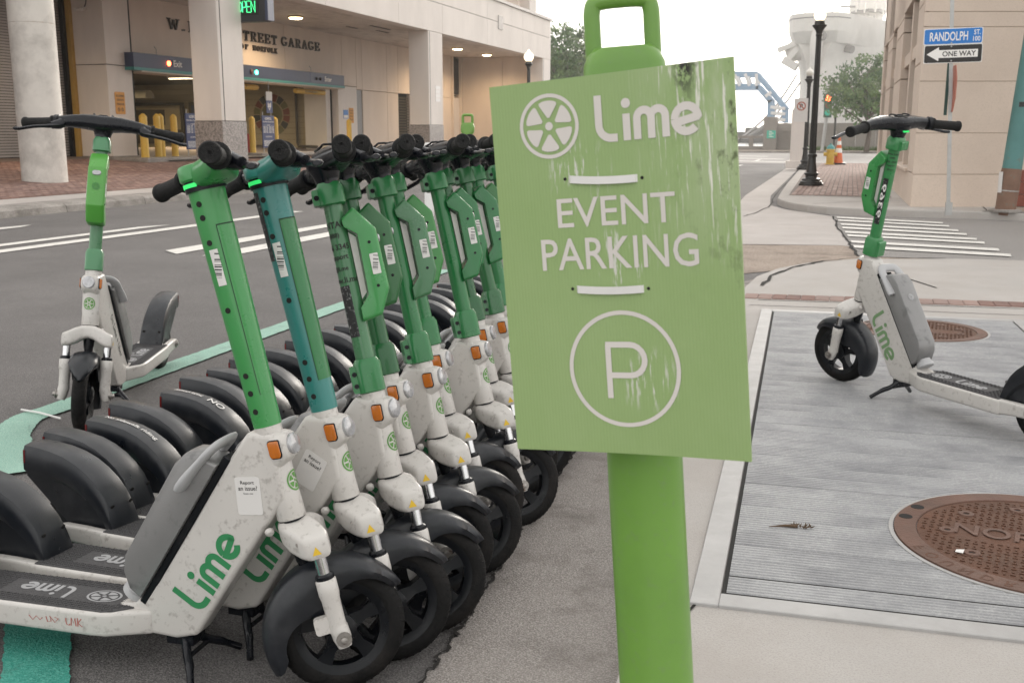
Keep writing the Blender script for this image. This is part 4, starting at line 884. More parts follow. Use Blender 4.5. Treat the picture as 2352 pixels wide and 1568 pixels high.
row = [
    # label, axle x, y, heading, steer, roll, kind, colours, extras
    ('scooter with wide plain green stem, standing first in the parked row', -1.043, 1.975, 3, 29, -1.0, 'wide', {'*': GB}, XT+SA+[('pen_tag', 0, 'deck')]),
    ('scooter with wide turquoise stem and green front panel', -0.987, 2.128, 0, 31, -1.0, 'wide', {'*': TEAL, 'stem_cover': GM}, XT+SB+[('sticker/tealdark', 1, 'stem_tube/wide')]),
    ('scooter with printed contact lettering and black label on pale green stem', -0.957, 2.285, -4, 33, -3.5, 'slim', {'*': GP, 'grip_case': GB, 'clamp': GM}, XT+[('stem_lettering/a', 1, 'stem_tube'), ('sticker/dark', 1, 'stem_tube')]),
    ('scooter with deep green stem just behind the one with contact lettering', -1.0, 2.478, -1, 31, -4, 'slim', {'*': GD, 'grip_case': (.018, .125, .032)}, XT+SB+[('stem_lettering/b', 1, 'stem_tube')]),
    ('scooter with faded dull green grip case, fifth from the wide green stem', -0.969, 2.65, 0, 33, -4, 'slim', {'*': GM, 'grip_case': GP}, XT+[('fender_lettering/a', 0, 'rear_fender')]),
    ('scooter with vivid green grip case, sixth from the wide green stem', -1.034, 2.885, 2, 31, -4, 'slim', {'*': GM, 'grip_case': (.032, .22, .04)}, XT+SA),
    ('scooter with mid green stem, seventh from the wide green stem', -0.967, 3.05, 1, 33, -4, 'slim', {'*': GM, 'grip_case': GM}, XT+[('fender_lettering/b', 0, 'rear_fender')]),
    ('scooter with bottle green case, eighth from the wide green stem', -1.042, 3.33, 4, 31, -4, 'slim', {'*': GD, 'grip_case': GM}, XT+SA),
    ('scooter with mottled dark green stem, ninth from the wide green stem', -1.026, 3.5, 5, 33, -4, 'slim', {'*': (.018, .125, .036), 'grip_case': GM}, XT),
    ('scooter with bright mid green case, tenth from the wide green stem', -1.05, 3.69, 5, 31, -4, 'slim', {'*': GM, 'grip_case': (.03, .18, .04)}, XT),
    ('scooter with plain mid green case, eleventh from the wide green stem', -1.03, 3.89, 5, 33, -4, 'slim', {'*': GM, 'grip_case': GM}, XT),
]
for n_, (lb, x, y, hd, st, rl, kd, colr, ex) in enumerate(row): scooter(lb, ROW, Vector((x, y, 0)), R_(hd), R_(st), R_(rl), kd, colr, ex, () if n_ in (0, 1, 3) else ('display_led',), 1.0, R_(14))
ordn = ['twelfth', 'thirteenth', 'fourteenth', 'fifteenth', 'sixteenth', 'seventeenth', 'eighteenth', 'nineteenth', 'twentieth', 'twenty first', 'twenty second', 'twenty third', 'twenty fourth']
for q, od in enumerate(ordn):
    rq = random.Random(50+q); scooter('scooter mostly hidden behind the event board, %s from the wide green stem' % od, ROW, Vector((-1.03+rq.uniform(-.04, .04), 4.10+.205*q+rq.uniform(-.02, .02), 0)), R_(4+rq.uniform(-2, 2)), R_(31+rq.uniform(-5, 5)), R_(-4+rq.uniform(-1, 1)), 'slim', {'*': rq.choice((GM, GD, GP)), 'grip_case': rq.choice((GM, GB))}, XT, ('display_led', 'tread', 'deck_print/word', 'deck_print/wheel', 'battery_badge'), 1.0, R_(14))
# lone scooter standing out on the road edge, facing the row
L_front = Vector((-3.065, 3.55, 0)); scooter('scooter standing apart on the mint sprayed line with black side lettering', None, L_front, R_(-69), R_(10), R_(-3.6), 'slim', {'*': GP, 'grip_case': GL, 'clamp': (.06, .215, .095)}, [('neck_lettering', 0, 'neck')], ('display_led',), 1.09)
R_front = Vector((.025, 5.035, SW+.009)); scooter('scooter alone on the aluminium hatch with faded lettering on its neck', None, R_front, R_(130), R_(15), R_(-1.8), 'slim', {'*': (.038, .215, .068), 'grip_case': GB, 'neck_print': (.17, .29, .14)}, [('neck_print/1', 0, 'neck'), ('neck_print/-1', 0, 'neck'), ('stem_lettering/r', 1, 'stem_tube'), ('sticker/darkr', 1, 'stem_tube'), ('stem_lettering/num', 1, 'stem_tube')], (), 1.0, R_(-13))

# ================================================================== FOREGROUND DELINEATOR POST AND EVENT SIGN
def delineator(label, x, y, z0, height, yaw, band, r=.0505):
    root = thing('delineator_post', label, 'post', None, (x, y, z0)); h = height
    def T(a, b, c): ca, sa = math.cos(yaw), math.sin(yaw); return (x+a*ca-b*sa, y+a*sa+b*ca, z0+c)
    top = h-.155
    prof = [(0, r*1.12), (.03, r*1.1), (.05, r*1.03), (top-.12, r*.955)]
    MB().lathe((x, y, z0), (0, 0, 1), [(0, .15), (.02, .15), (.045, .13), (.05, r*1.1)], 32).obj('base', M_black, root)
    MB().lathe((x, y, z0), (0, 0, 1), prof+[(top-.05, r*.95)], 40).obj('tube', M_post, root, smooth=50)
    if band:
        for b0, b1 in band: MB().lathe((x, y, z0), (0, 0, 1), [(b0, r*.99), (b0+.001, r*1.0), (b1-.001, r*.985), (b1, r*.97)], 40, c=False).obj('reflective_band', M_post_w, root, smooth=50)
    MB().lathe((x, y, z0), (0, 0, 1), [(top-.055, r*.98), (top-.05, r*1.06), (top-.025, r*1.06), (top-.015, r*.9), (top, r*.72), (top+.015, r*.74)], 40).obj('collar', M_post, root, smooth=50)
    mb = MB(T); rings = []
    for dz, w, d in ((0, .036, .030), (.012, .044, .030), (.022, .0495, .029), (.045, .0510, .027), (.068, .0495, .026), (.080, .044, .025), (.088, .036, .022)):
        rings.append([(a, b, top+.008+dz) for a, b in rring(w, d, d*.8, 5)])
    mb.loft(rings); mb.obj('head', M_post, root, smooth=50)
    mb = MB(T); hh = top+.088; w = .036
    mb.tube(spline([(-w, 0, hh-.012), (-w, 0, hh+.03), (-w*.98, 0, hh+.052), (-w*.8, 0, hh+.062), (0, 0, hh+.064), (w*.8, 0, hh+.062), (w*.98, 0, hh+.052), (w, 0, hh+.03), (w, 0, hh-.012)], 5), .0088, 12, True, 1.15)
    mb.obj('handle', M_post, root, smooth=60)
    return root
PXY = (-.222, 1.285)
dp = delineator('plain lime green delineator post carrying the event parking sign', PXY[0], PXY[1], SW, 1.315, R_(14), None)
dp.location = (PXY[0]+.040, PXY[1]+.040, SW); dp.rotation_euler = Matrix.Rotation(R_(-4.3), 3, Vector((-math.sin(YAW), math.cos(YAW), 0))).to_euler()
delineator('delineator post with lime green head and white reflective bands', -2.72, 7.44, 0, 1.385, R_(10), [(.62, .86), (.95, 1.172)], .0505)
sb = thing('event_sign', 'worn green event parking board tied to the lime post', 'sign', None, (-.2574, 1.2228, 1.091))
sb.matrix_basis = Matrix.Translation((-.2574, 1.2228, 1.091)) @ (Matrix.Rotation(R_(-9.455), 4, 'Z') @ Matrix.Rotation(R_(-.22), 4, 'X') @ Matrix.Rotation(R_(-5.132), 4, 'Y'))
BW, BH = .305, .457
mb = MB(); n = 14; rings = []
def bend(x, z): return .0035*math.cos(x*9)*1.0-.004*(x/.15)**2*(1 if x > 0 else .6)
for i in range(n+1):
    x = -BW/2+BW*i/n; rings.append([(x, bend(x, 0)-.002, -BH/2), (x, bend(x, 0)-.002, BH/2), (x, bend(x, 0)+.002, BH/2), (x, bend(x, 0)+.002, -BH/2)])
mb.loft(rings); o = mk('board', mb.mesh('board', M_board, smooth=30), sb, False); board = o
def on_board(name, VFs, u, v, sc, m, lift=.0026):
    cx, cz = (u-.5)*BW, (.5-v)*BH
    mb = MB(); place2d(mb, VFs, lambda a, b, h: (cx+a, bend(cx+a, 0)-lift-h, cz+b), sc); me = mb.mesh(name, m, smooth=0)
    return mk(name, me, board, False)
M_bwhite = mat('board_print', (.62, .585, .55), .6, var=.04, vs=9, dirt=((.34, .42, .22), .10, 45, .06), stretch=(1, 1, .35))
on_board('round_logo', limewheel(1, .115, .11, 6, 30), .248, .118, .0385, M_bwhite)
on_board('wordmark', wordmark(), .656, .118, .0545, M_bwhite)
on_board('lettering', fit2d(text2d('EVENT', bold=.006), .150, .0350), .503, .348, 1, M_bwhite)
on_board('lettering', fit2d(text2d('PARKING', bold=.006), .200, .0390), .505, .457, 1, M_bwhite)
on_board('circle', stroke2d([arc2(0, 0, .0695, 0, 360, 56)], .0052), .500, .768, 1, M_bwhite)
on_board('lettering', stroke2d([[(-.021, -.035), (-.021, .0316)], [(-.024, .0316), (.007, .0316)]+arc2(.007, .0127, .0189, 90, -90, 10)+[(-.021, -.0062)]], .0072), .504, .771, 1, M_bwhite)
for v, tl in ((.264, -3), (.552, -1)):
    mb = MB(); cz = (.5-v)*BH; rings = []
    for i in range(13):
        t = i/12; x = -.012+(t-.5)*.098; y = bend(x, 0)-.0035-.0022*math.sin(math.pi*t)+(.009 if i in (0, 12) else 0); zz = cz+(t-.5)*.098*math.tan(R_(tl))-.002*math.sin(math.pi*t)
        rings.append([(x, y-.0008, zz-.0045), (x, y-.0008, zz+.0045), (x, y+.0008, zz+.0045), (x, y+.0008, zz-.0045)])
    mb.loft(rings); zo = mk('zip_tie', mb.mesh('zip_tie', M_ties, smooth=40), sb, False)
    for sg in (-1, 1): mk('tie_slot', MB().lathe((-.012+sg*.049, bend(-.012+sg*.049, 0)-.0021, cz+sg*.049*math.tan(R_(tl))), (0, -1, 0), [(0, .0021), (.0006, .0019)], 10).mesh('tie_slot', M_dark), zo, False)

# ================================================================== PARKING GARAGE ACROSS THE STREET
gar = thing('parking_garage', 'pale precast concrete parking garage with deep entrance canopy', 'building', None, (-18, 34, .5))
XF, XI = -15.5, -20.3
def gbox(name, m, a, parent=None, **k): return MB().box(*a).obj(name, m, parent or gar, smooth=0, **k)
def zi(x): return .155+.058*(-13.4-x)+.01
# fascia: lower and upper runs of precast panels with open joints
ys = [8, 13.4, 18.8, 24.3, 29.9, 35.4, 39.62, 45.0, 50.3, 55.32]
for a, b in zip(ys, ys[1:]):
    gbox('fascia_panel', M_wall_c, (XF-.45, XF, a+.006, b-.006, 5.06, 6.155), bevel=.006, seg=1)
    gbox('fascia_panel', M_wall_c, (XF-.45, XF, a+.006, b-.006, 6.175, 7.03), bevel=.006, seg=1)
    gbox('coping', M_granite, (XF-.55, XF+.07, a+.003, b-.003, 7.03, 7.17), bevel=.008, seg=1)
gbox('joint_backing', M_dark, (XF-.43, XF-.03, 8.1, 55.2, 5.10, 7.0))
gbox('vent_plate', M_granite, (XF, XF+.03, 46.5, 47.15, 5.86, 6.45))
# upper deck
gbox('deck_slab', M_wall_p, (-32, XF-.46, 8, 55.3, 5.42, 5.9)); gbox('upper_wall', M_wall_p, (-24.6, -24.3, 8, 55.3, 5.9, 13))
gbox('upper_column', M_wall_c, (XF-1.5, XF-.6, 53.4, 54.6, 5.9, 13)); gbox('upper_beam', M_wall_c, (XF-.9, XF-.3, 8, 55.3, 9.6, 13))
gbox('upper_screen', M_wall_p, (XF-7, XF-.95, 52.6, 52.9, 5.9, 9.6)); gbox('blue_panel', M_blue_s, (XF-6.0, XF-5.9, 44, 51, 6.6, 8.6))
# soffit boards
x = -15.97
while x > XI:
    gbox('soffit_board', M_soffit, (max(x-.30, XI+.002), x-.012, 8, 54.48, 5.20, 5.24)); x -= .31
gbox('soffit_backing', M_dark, (XI, XF-.46, 8, 54.42, 5.26, 5.38))
for i, (xx, yy, ll) in enumerate([(-17.4, 38.0, .9), (-18.0, 39.5, .55), (-18.4, 37.6, .45)]):
    MB().box(xx-.05, xx+.05, yy-ll, yy+ll, 5.188, 5.199).obj('soffit_gap', M_dark, gar, smooth=0)
# columns with granite bases
def column(y0, y1, x0=XF-.82, x1=XF-.004, zt=5.055):
    zb = zi(x1)-.05
    c = gbox('column', M_wall_c, (x0, x1, y0, y1, 1.56, zt), bevel=.02)
    gbox('granite_base', M_granite, (x0-.012, x1+.012, y0-.012, y1+.012, zb, 1.545), c, bevel=.012, seg=1)
    gbox('corner_groove', M_dark, (x1-.01, x1+.004, y0+.12, y0+.15, zb+.05, zt-.01), c)
    gbox('panel_joint', M_dark, (x0+.01, x1-.01, y0+.01, y1-.01, 1.54, 1.565), c)
column(23.98, 25.12); column(38.14, 39.6); column(53.85, 55.3)
MB().lathe((-15.55, 17.55, zi(-15.55)-.06), (0, 0, 1), [(0, .44), (.06, .435), (3.0, .43), (4.83, .43)], 40).obj('round_column', M_colc, gar, smooth=60)
MB().lathe((-15.55, 17.55, 3.36), (0, 0, 1), [(0, .4315), (.012, .4315)], 40, c=False).obj('rust_ring', mat('rust_stain', (.35, .24, .15), .9, dirt=((.5, .47, .43), .55, 7)), gar)
# left bay: roll-up door with ochre frame, pier
mb = MB(); z = zi(-21.2)
while z < 5.2: mb.box(-21.32, -21.28, 13.5, 25.16, z, z+.058); mb.box(-21.30, -21.262, 13.5, 25.16, z+.010, z+.048); z += .075
dr = mb.obj('door_curtain', M_slat, gar, smooth=0); struct(dr, 'stuff')
gbox('door_backing', M_dark, (-21.6, -21.33, 13.5, 25.2, .3, 5.25)); gbox('frame_channel', M_black, (-21.30, -21.14, 25.06, 25.17, zi(-21.2)-.03, 5.2))
gbox('door_frame', M_gold, (-21.24, -21.02, 25.175, 25.315, zi(-21.2)-.03, 5.2), bevel=.01, seg=1)
pier_y = (25.32, 26.42)
gbox('pier', M_wall_c, (-21.25, -20.0, *pier_y, zi(-20)-.08, 3.13), bevel=.012, seg=1); gbox('pier', M_wall_c, (-21.25, -20.0, *pier_y, 3.15, 5.2), bevel=.012, seg=1)
gbox('panel_joint', M_dark, (-21.2, -20.03, pier_y[0]+.03, pier_y[1]-.03, 3.1, 3.2)); gbox('panel_joint', M_dark, (-20.34, -20.02, 26.42, 26.50, .6, 5.2))
gbox('pier_plinth', M_curb, (-21.2, -19.94, 25.26, 26.46, zi(-20)-.1, zi(-20)+.06), bevel=.01, seg=1)
# wall above the entrance
for a, b in ((26.5, 35.77), (35.79, 40.40)): gbox('wall_panel', M_wall_p, (XI-.3, XI, a, b, 3.12, 5.2), bevel=.006, seg=1)
gbox('joint_backing', M_dark, (XI-.28, XI-.03, 26.55, 55, 3.3, 5.15))
gbox('wall_panel', M_wall_p, (XI-.3, XI, 40.42, 41.74, 3.19, 5.2), bevel=.006, seg=1); gbox('wall_panel', M_wall_c, (XI-.3, XI, 40.0, 41.74, zi(XI)-.1, 3.17), bevel=.006, seg=1)
for a, b in ((41.76, 42.30), (42.32, 44.88), (44.90, 46.12), (46.14, 48.6), (48.62, 52.0), (52.02, 53.06)): gbox('wall_panel', M_wall_p, (XI-.3, XI, a, b, 3.08, 5.2), bevel=.006, seg=1)
for a, b in ((42.32, 44.88), (44.90, 46.12), (47.62, 50.0), (50.02, 53.06)): gbox('wall_panel', M_wall_p, (XI-.3, XI, a, b, zi(XI)-.1, 3.06), bevel=.006, seg=1)
gbox('service_door', mat('grey_door', (.24, .25, .26), .5), (XI-.2, XI-.04, 41.76, 42.30, zi(XI), 3.06), bevel=.01, seg=1)
gbox('vent_opening', M_dark, (XI-.3, XI-.2, 46.13, 47.6, zi(XI)-.1, 3.06))
for i in range(17): gbox('vent_bar', M_interd, (XI-.14, XI-.11, 46.15, 47.58, .85+i*.125, .90+i*.125))
gbox('louver_opening', M_dark, (XI-.3, XI-.2, 53.1, 54.3, 3.15, 5.2))
for i in range(19): MB().add([(XI-.16, 53.12, 3.18+i*.105), (XI-.16, 54.28, 3.18+i*.105), (XI-.02, 54.28, 3.13+i*.105), (XI-.02, 53.12, 3.13+i*.105)], [(0, 1, 2, 3)]).obj('louver_slat', M_wall_p, gar, smooth=0)
gbox('wall_panel', M_wall_c, (XI-.3, XI-.02, 53.1, 54.3, zi(XI)-.1, 3.1)); gbox('wall_post', M_wall_p, (XI-.3, XI+.12, 53.0, 53.12, .5, 5.2)); gbox('wall_post', M_wall_p, (XI-.3, XI+.12, 54.28, 54.45, .5, 5.2))
for a, b in ((XI+.12, -17.93), (-17.91, -16.02), (-16.0, XF-.46)): gbox('end_wall_panel', M_wall_p, (a, b, 54.46, 54.7, zi(-18)-.3, 5.2), bevel=.006, seg=1)
gbox('end_backing', M_dark, (XI-.6, XF-.47, 54.72, 54.9, .3, 5.4)); gbox('rear_backing', M_dark, (XI-.6, XI-.34, 40.1, 54.8, .3, 5.3))
# interior of the entrance
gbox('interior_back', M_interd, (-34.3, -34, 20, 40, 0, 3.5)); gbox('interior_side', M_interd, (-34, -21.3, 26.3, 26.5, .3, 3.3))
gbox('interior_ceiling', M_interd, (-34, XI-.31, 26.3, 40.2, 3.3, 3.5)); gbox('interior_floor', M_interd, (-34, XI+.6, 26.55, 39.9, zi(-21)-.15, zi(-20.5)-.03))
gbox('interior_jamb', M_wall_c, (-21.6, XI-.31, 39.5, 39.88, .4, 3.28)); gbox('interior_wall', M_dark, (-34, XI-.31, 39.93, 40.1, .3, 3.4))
for i in range(12): gbox('block_course', M_inter, (-34, -21.6, 39.86, 39.925, .52+i*.235, .52+i*.235+.228))
for k, (x0, x1) in enumerate(((-33.4, -31.2), (-30.9, -27.6), (-27.3, -25.9))):
    fr = gbox('wall_case', M_interd, (x0, x1, 39.70, 39.85, .8, 2.55)); gbox('case_glass', M_inter if k == 1 else M_navy, (x0+.14, x1-.14, 39.68, 39.699, 1.4, 2.42), fr); gbox('case_picture', M_interd if k == 1 else M_wall_p, (x0+.5, x1-.9, 39.66, 39.679, 1.6, 2.25), fr)
hood = MB(); hood.loft([[(x, 37.5-.3*math.cos(a), 2.66+.32*math.sin(a)) for a in [R_(180*i/10) for i in range(11)]] for x in (-30.2, -27.6)]); hood.obj('duct_hood', mat('dull_cream_metal', (.50, .46, .38), .5), gar)
# painted seal stand-in: plain rings of muted segments on the block wall
mm = [mat('mural_red', (.20, .07, .045), .8), mat('mural_olive', (.17, .155, .075), .8), mat('mural_dark', (.06, .06, .05), .8)]
mc = (-23.35, 2.0)
for i in range(16):
    a0, a1 = R_(i*22.5), R_(i*22.5+20)
    MB().add([(mc[0]+rr_*math.cos(a), 39.85, mc[1]+rr_*math.sin(a)) for rr_ in (.56, .86) for a in (a0, (a0+a1)/2, a1)], [(0, 1, 4, 3), (1, 2, 5, 4)]).obj('mural_segment', mm[(i*7) % 3], gar, smooth=0)
MB().lathe((mc[0], 39.855, mc[1]), (0, -1, 0), [(0, .50), (.004, .49)], 32).obj('mural_disc', mm[1], gar)
MB().tube([(-22.1, 39.7, 3.2), (-22.1, 39.7, .85), (-22.0, 39.6, .72), (-21.0, 39.35, .70)], .055, 8).obj('drain_pipe', M_interd, gar)
M_tube = mat('added_tube_glow', (.9, .85, .7), .5, emit=((1, .82, .52), 2.5))  # glow added to brighten the interior; the fixtures themselves are nearly unlit
for k, (xx, yy) in enumerate(((-23.2, 33.5), (-28.5, 33.5))):
    t = thing('ceiling_light', ('strip fixture with added glow on the ceiling just inside the garage entrance', 'strip fixture with added glow on the ceiling deeper inside the garage')[k], 'lamp', 'strip lights inside the garage', (xx, yy, 3.3)); MB().box(xx-.6, xx+.6, yy-.1, yy+.1, 3.2, 3.299).obj('housing', M_stick, t, smooth=0); MB().box(xx-.56, xx+.56, yy-.06, yy+.06, 3.17, 3.199).obj('tube', M_tube, t, smooth=0)
    ld = bpy.data.lights.new('added_strip_light', 'AREA'); ld.shape = 'RECTANGLE'; ld.size = 1.1; ld.size_y = .1; ld.energy = 130; ld.color = (1, .80, .50); lo = bpy.data.objects.new('light', ld); col.objects.link(lo); lo.parent = t; lo.location = (0, 0, -.14)  # added area light below each fixture, lifts the dark entrance walls
# header band
gbox('header_band', M_navy, (XI+.003, -19.7, 26.12, 39.40, 3.115, 3.52), bevel=.006, seg=1); gbox('header_trim', M_tealm, (XI+.01, -19.688, 26.11, 39.41, 3.03, 3.113)); gbox('header_soffit', M_wall_p, (XI-.2, -19.72, 26.5, 39.4, 2.99, 3.028))
gbox('band_seam', M_navy2, (-19.7, -19.696, 36.55, 36.57, 3.12, 3.515))
YX, ZZ = Vector((0, 1, 0)), Vector((0, 0, 1))
letter('lettering', fit2d(text2d('Exit', bold=.02), .42, .19), (-19.69, 28.20, 3.31), YX, ZZ, M_white_t, gar, 1, .012)
letter('lettering', fit2d(text2d('Enter', bold=.02), .58, .18), (-19.69, 37.98, 3.31), YX, ZZ, M_white_t, gar, 1, .012)
def lampdisc(y, m, r=.075): MB().lathe((-19.70, y, 3.30), (1, 0, 0), [(0, r*1.25), (.03, r*1.2), (.03, r), (.045, r*.8), (.05, 0)], 18).obj('signal_lamp', m, gar)
M_rl = mat('lit_red_lamp', (.6, .05, .02), .4, emit=((1, .10, .03), 9)); M_gl = mat('lit_green_lamp', (.05, .5, .35), .4, emit=((.08, 1, .62), 6)); M_rd = mat('unlit_red_lamp', (.10, .025, .02), .4)
lampdisc(27.77, M_rl, .06); lampdisc(32.40, M_rd); lampdisc(32.72, M_gl, .06); lampdisc(37.05, M_dark, .05); lampdisc(37.35, M_dark, .05)
for y in (27.55, 32.3, 37.1): MB().tube([(-19.95, y, 3.52), (-19.95, y, 3.70), (-20.05, y+.05, 3.78)], .012, 6).obj('conduit', M_galv, gar)
# serifed wall lettering: block strokes with slab serifs
def serif_text(body, y0, y1, zc, h, depth=.05):
    V0, F0 = text2d(body, bold=.018, space=1.12); xs = [a for a, _ in V0]; ww = max(xs)-min(xs)
    per = []
    for i, ch in enumerate(body):
        if ch == ' ': continue
    V, F = fit2d((V0, F0), y1-y0, h)
    yc = (y0+y1)/2; mb = MB(); k = len(V)
    mb.add([(XI+.065, yc+a, zc+b) for a, b in V], F)
    return mb
def slab_letters(body, starts, w, h, zc):
    T = {'W': ([[(0, 1), (.26, 0)], [(.26, 0), (.5, .85)], [(.5, .85), (.74, 0)], [(.74, 0), (1, 1)]], [(0, 1, .34), (1, 1, .34), (.5, .9, .2)]), 'P': ([[(.2, 0), (.2, 1)], [(.2, 1), (.6, 1)]+arc2(.6, .74, .26, 90, -90, 8)+[(.2, .48)]], [(.2, 0, .5), (.1, 1, .3)]),
         'L': ([[(.2, 0), (.2, 1)], [(.2, .03), (.9, .03), (.92, .3)]], [(.2, 1, .5), (.2, 0, .45)]), 'U': ([[(.15, 1), (.15, .3)]+arc2(.5, .3, .33, 180, 360, 10)+[(.85, 1)]], [(.15, 1, .4), (.85, 1, .35)]), 'M': ([[(.1, 0), (.12, 1)], [(.12, 1), (.5, .1)], [(.5, .1), (.88, 1)], [(.88, 1), (.9, 0)]], [(.1, 0, .34), (.9, 0, .36), (.08, 1, .3), (.92, 1, .3)]),
         'E': ([[(.2, 0), (.2, 1)], [(.2, .97), (.85, .97), (.87, .72)], [(.2, .5), (.65, .5)], [(.2, .03), (.88, .03), (.92, .3)]], [(.15, 0, .35), (.15, 1, .35), (.65, .5, .05, .3)]), 'S': ([arc2(.5, .74, .25, 20, 230, 12)+arc2(.5, .25, .26, 60, -160, 12)], []), 'T': ([[(.5, 0), (.5, 1)], [(.08, .72), (.1, .97), (.9, .97), (.92, .72)]], [(.5, 0, .46)]),
         'R': ([[(.2, 0), (.2, 1)], [(.2, .97), (.55, .97)]+arc2(.55, .73, .24, 90, -90, 8)+[(.2, .49)], [(.5, .49), (.82, .04), (.98, .03)]], [(.2, 0, .45), (.12, 1, .3)]), 'G': ([arc2(.5, .5, .46, 40, 320, 20)+[(.86, .2), (.86, .42)]], [(.8, .42, .38)]), 'A': ([[(.5, 1), (.12, 0)], [(.5, 1), (.88, 0)], [(.25, .33), (.75, .33)]], [(.12, 0, .34), (.88, 0, .38)]),
         'O': ([arc2(.5, .5, .45, 0, 360, 28)], []), 'F': ([[(.2, 0), (.2, 1)], [(.2, .97), (.85, .97), (.88, .70)], [(.2, .52), (.65, .52)]], [(.2, 0, .5), (.15, 1, .35)]), 'N': ([[(.15, 0), (.15, 1)], [(.15, 1), (.85, 0)], [(.85, 0), (.85, 1)]], [(.15, 0, .36), (.08, 1, .3), (.85, 1, .36)]), 'K': ([[(.2, 0), (.2, 1)], [(.85, 1), (.25, .45)], [(.42, .58), (.88, 0)]], [(.2, 0, .42), (.2, 1, .42), (.86, 1, .32), (.88, 0, .34)]), 'C': ([arc2(.5, .5, .46, 45, 315, 20)], []), 'I': ([[(.5, 0), (.5, 1)]], [(.5, 0, .5), (.5, 1, .5)]), 'Y': ([[(.5, 0), (.5, .45), (.1, 1)], [(.5, .45), (.9, 1)]], [(.5, 0, .45), (.1, 1, .3), (.9, 1, .3)]), '.': ([[(.35, .07), (.65, .07)]], [])}
    for ch, y in zip(body, starts):
        if ch == ' ': continue
        st, se = T[ch]; mb = MB(); wd = w*(1.25 if ch in 'WM' else 1)
        for q, s_ in enumerate(st):
            (V, F), = stroke2d([[(a*wd, b*h) for a, b in s_]], h*(.17 if ch != '.' else .16)*(1 if q % 2 == 0 or ch in 'OGSCU' else .72))
            kk = len(V); mb.add([(XI+.07-.0006*q, y+a, zc-h/2+b) for a, b in V]+[(XI+.004, y+a, zc-h/2+b) for a, b in V], F+[tuple(reversed([i+kk for i in f])) for f in F]+[(2*i, 2*i+2, kk+2*i+2, kk+2*i) for i in range(kk//2-1)]+[(2*i+1, kk+2*i+1, kk+2*i+3, 2*i+3) for i in range(kk//2-1)])
        for s_ in se:
            a, b, ww = s_[0], s_[1], s_[2]; hh = s_[3] if len(s_) > 3 else .075
            mb.box(XI+.004, XI+.071, y+(a-ww/2)*wd, y+(a+ww/2)*wd, zc-h/2+(b-hh/2)*h, zc-h/2+(b+hh/2)*h)
        mb.obj('wall_letter', M_bronze_t, gar, smooth=0)
slab_letters('W.PLUME', [28.70, 29.25, 29.74, 30.2, 30.6, 31.05, 31.65], .37, .31, 4.56)
slab_letters('STREET', [32.45, 32.92, 33.40, 33.88, 34.34, 34.80], .37, .31, 4.57)
slab_letters('GARAGE', [35.52, 36.04, 36.56, 37.06, 37.57, 38.08], .38, .31, 4.58)
slab_letters('CITYOFNORFOLK', [31.0, 31.27, 31.5, 31.75, 32.70, 33.02, 33.52, 33.78, 34.04, 34.28, 34.50, 34.76, 34.98], .165, .17, 4.19)
# soffit lamps
M_lit = mat('warm_lit_diffuser', (.9, .8, .6), .5, emit=((1, .80, .50), 7))
for xx, yy in ((-18.5, 33.45), (-17.99, 47.9), (-17.93, 51.97), (-18.5, 20.5)):
    t = thing('soffit_lamp', {33.45: 'lit canopy lamp above the wall lettering', 47.9: 'lit canopy lamp just past the second granite based column', 51.97: 'lit canopy lamp nearest the louvered end wall', 20.5: 'lit canopy lamp above the roll-up door'}[yy], 'lamp', 'lit lamps under the garage canopy', (xx, yy, 5.2))
    MB().lathe((xx, yy, 5.199), (0, 0, -1), [(0, .27), (.05, .27), (.06, .25)], 24).obj('housing', M_gold, t); MB().lathe((xx, yy, 5.137), (0, 0, -1), [(0, .235), (.03, .21), (.045, .12), (.048, 0)], 24).obj('diffuser', M_lit, t)
    ld = bpy.data.lights.new('soffit_bulb', 'SPOT'); ld.spot_size = R_(160); ld.spot_blend = .6; ld.energy = 260; ld.shadow_soft_size = .2; ld.color = (1, .72, .42); lo = bpy.data.objects.new('light', ld); col.objects.link(lo); lo.parent = t; lo.location = (0, 0, -.14)
# kerb island and bollards
struct(MB().box(-19.6, -18.3, 24.6, 28.9, zi(-19)-.2, zi(-19)+.09).obj('driveway_island', M_curb, smooth=0, bevel=.03)); struct(MB().box(-19.6, -18.4, 30.7, 34.3, zi(-19)-.2, zi(-19)+.12).obj('driveway_island', M_curb, smooth=0, bevel=.05))
struct(MB().sheet([(-18.2, 25.5), (-18.2, 42), (-20.4, 42), (-20.4, 25.5)], 0).obj('driveway', M_conc2, smooth=0)); bpy.data.objects['driveway'].location.z = zi(-19.2)+.01
bolls = [(25.30, -18.9, .11), (26.05, -19.0, .1), (26.35, -19.1, .1), (26.84, -19.0, .1), (31.13, -19.0, .1), (32.62, -19.0, .1), (38.3, -19.0, .1)]
bl = ['yellow bollard beside the entrance pier', 'yellow bollard second along from the entrance pier', 'yellow bollard third along from the entrance pier', 'yellow bollard next to the first blue rates board', 'yellow bollard left of the second blue rates board by red cone', 'yellow bollard touching the far edge of the second rates board', 'yellow bollard in front of the orange notice by the grey door']
for (yy, xx, r), lb in zip(bolls, bl):
    tag(MB().lathe((xx, yy, zi(xx)), (0, 0, 1), [(-.05, r), (1.20, r), (1.23, r*.95), (1.30, r*.35), (1.31, 0)], 18).obj('bollard', M_yellow), lb, 'bollard', 'yellow bollards at the garage entrance')
tag(MB().lathe((-20.7, 26.9, zi(-20.7)), (0, 0, 1), [(-.05, .1), (1.2, .1), (1.3, .03)], 16).obj('bollard', M_yellow), 'yellow bollard inside the shaded exit lane', 'bollard', 'yellow bollards at the garage entrance')
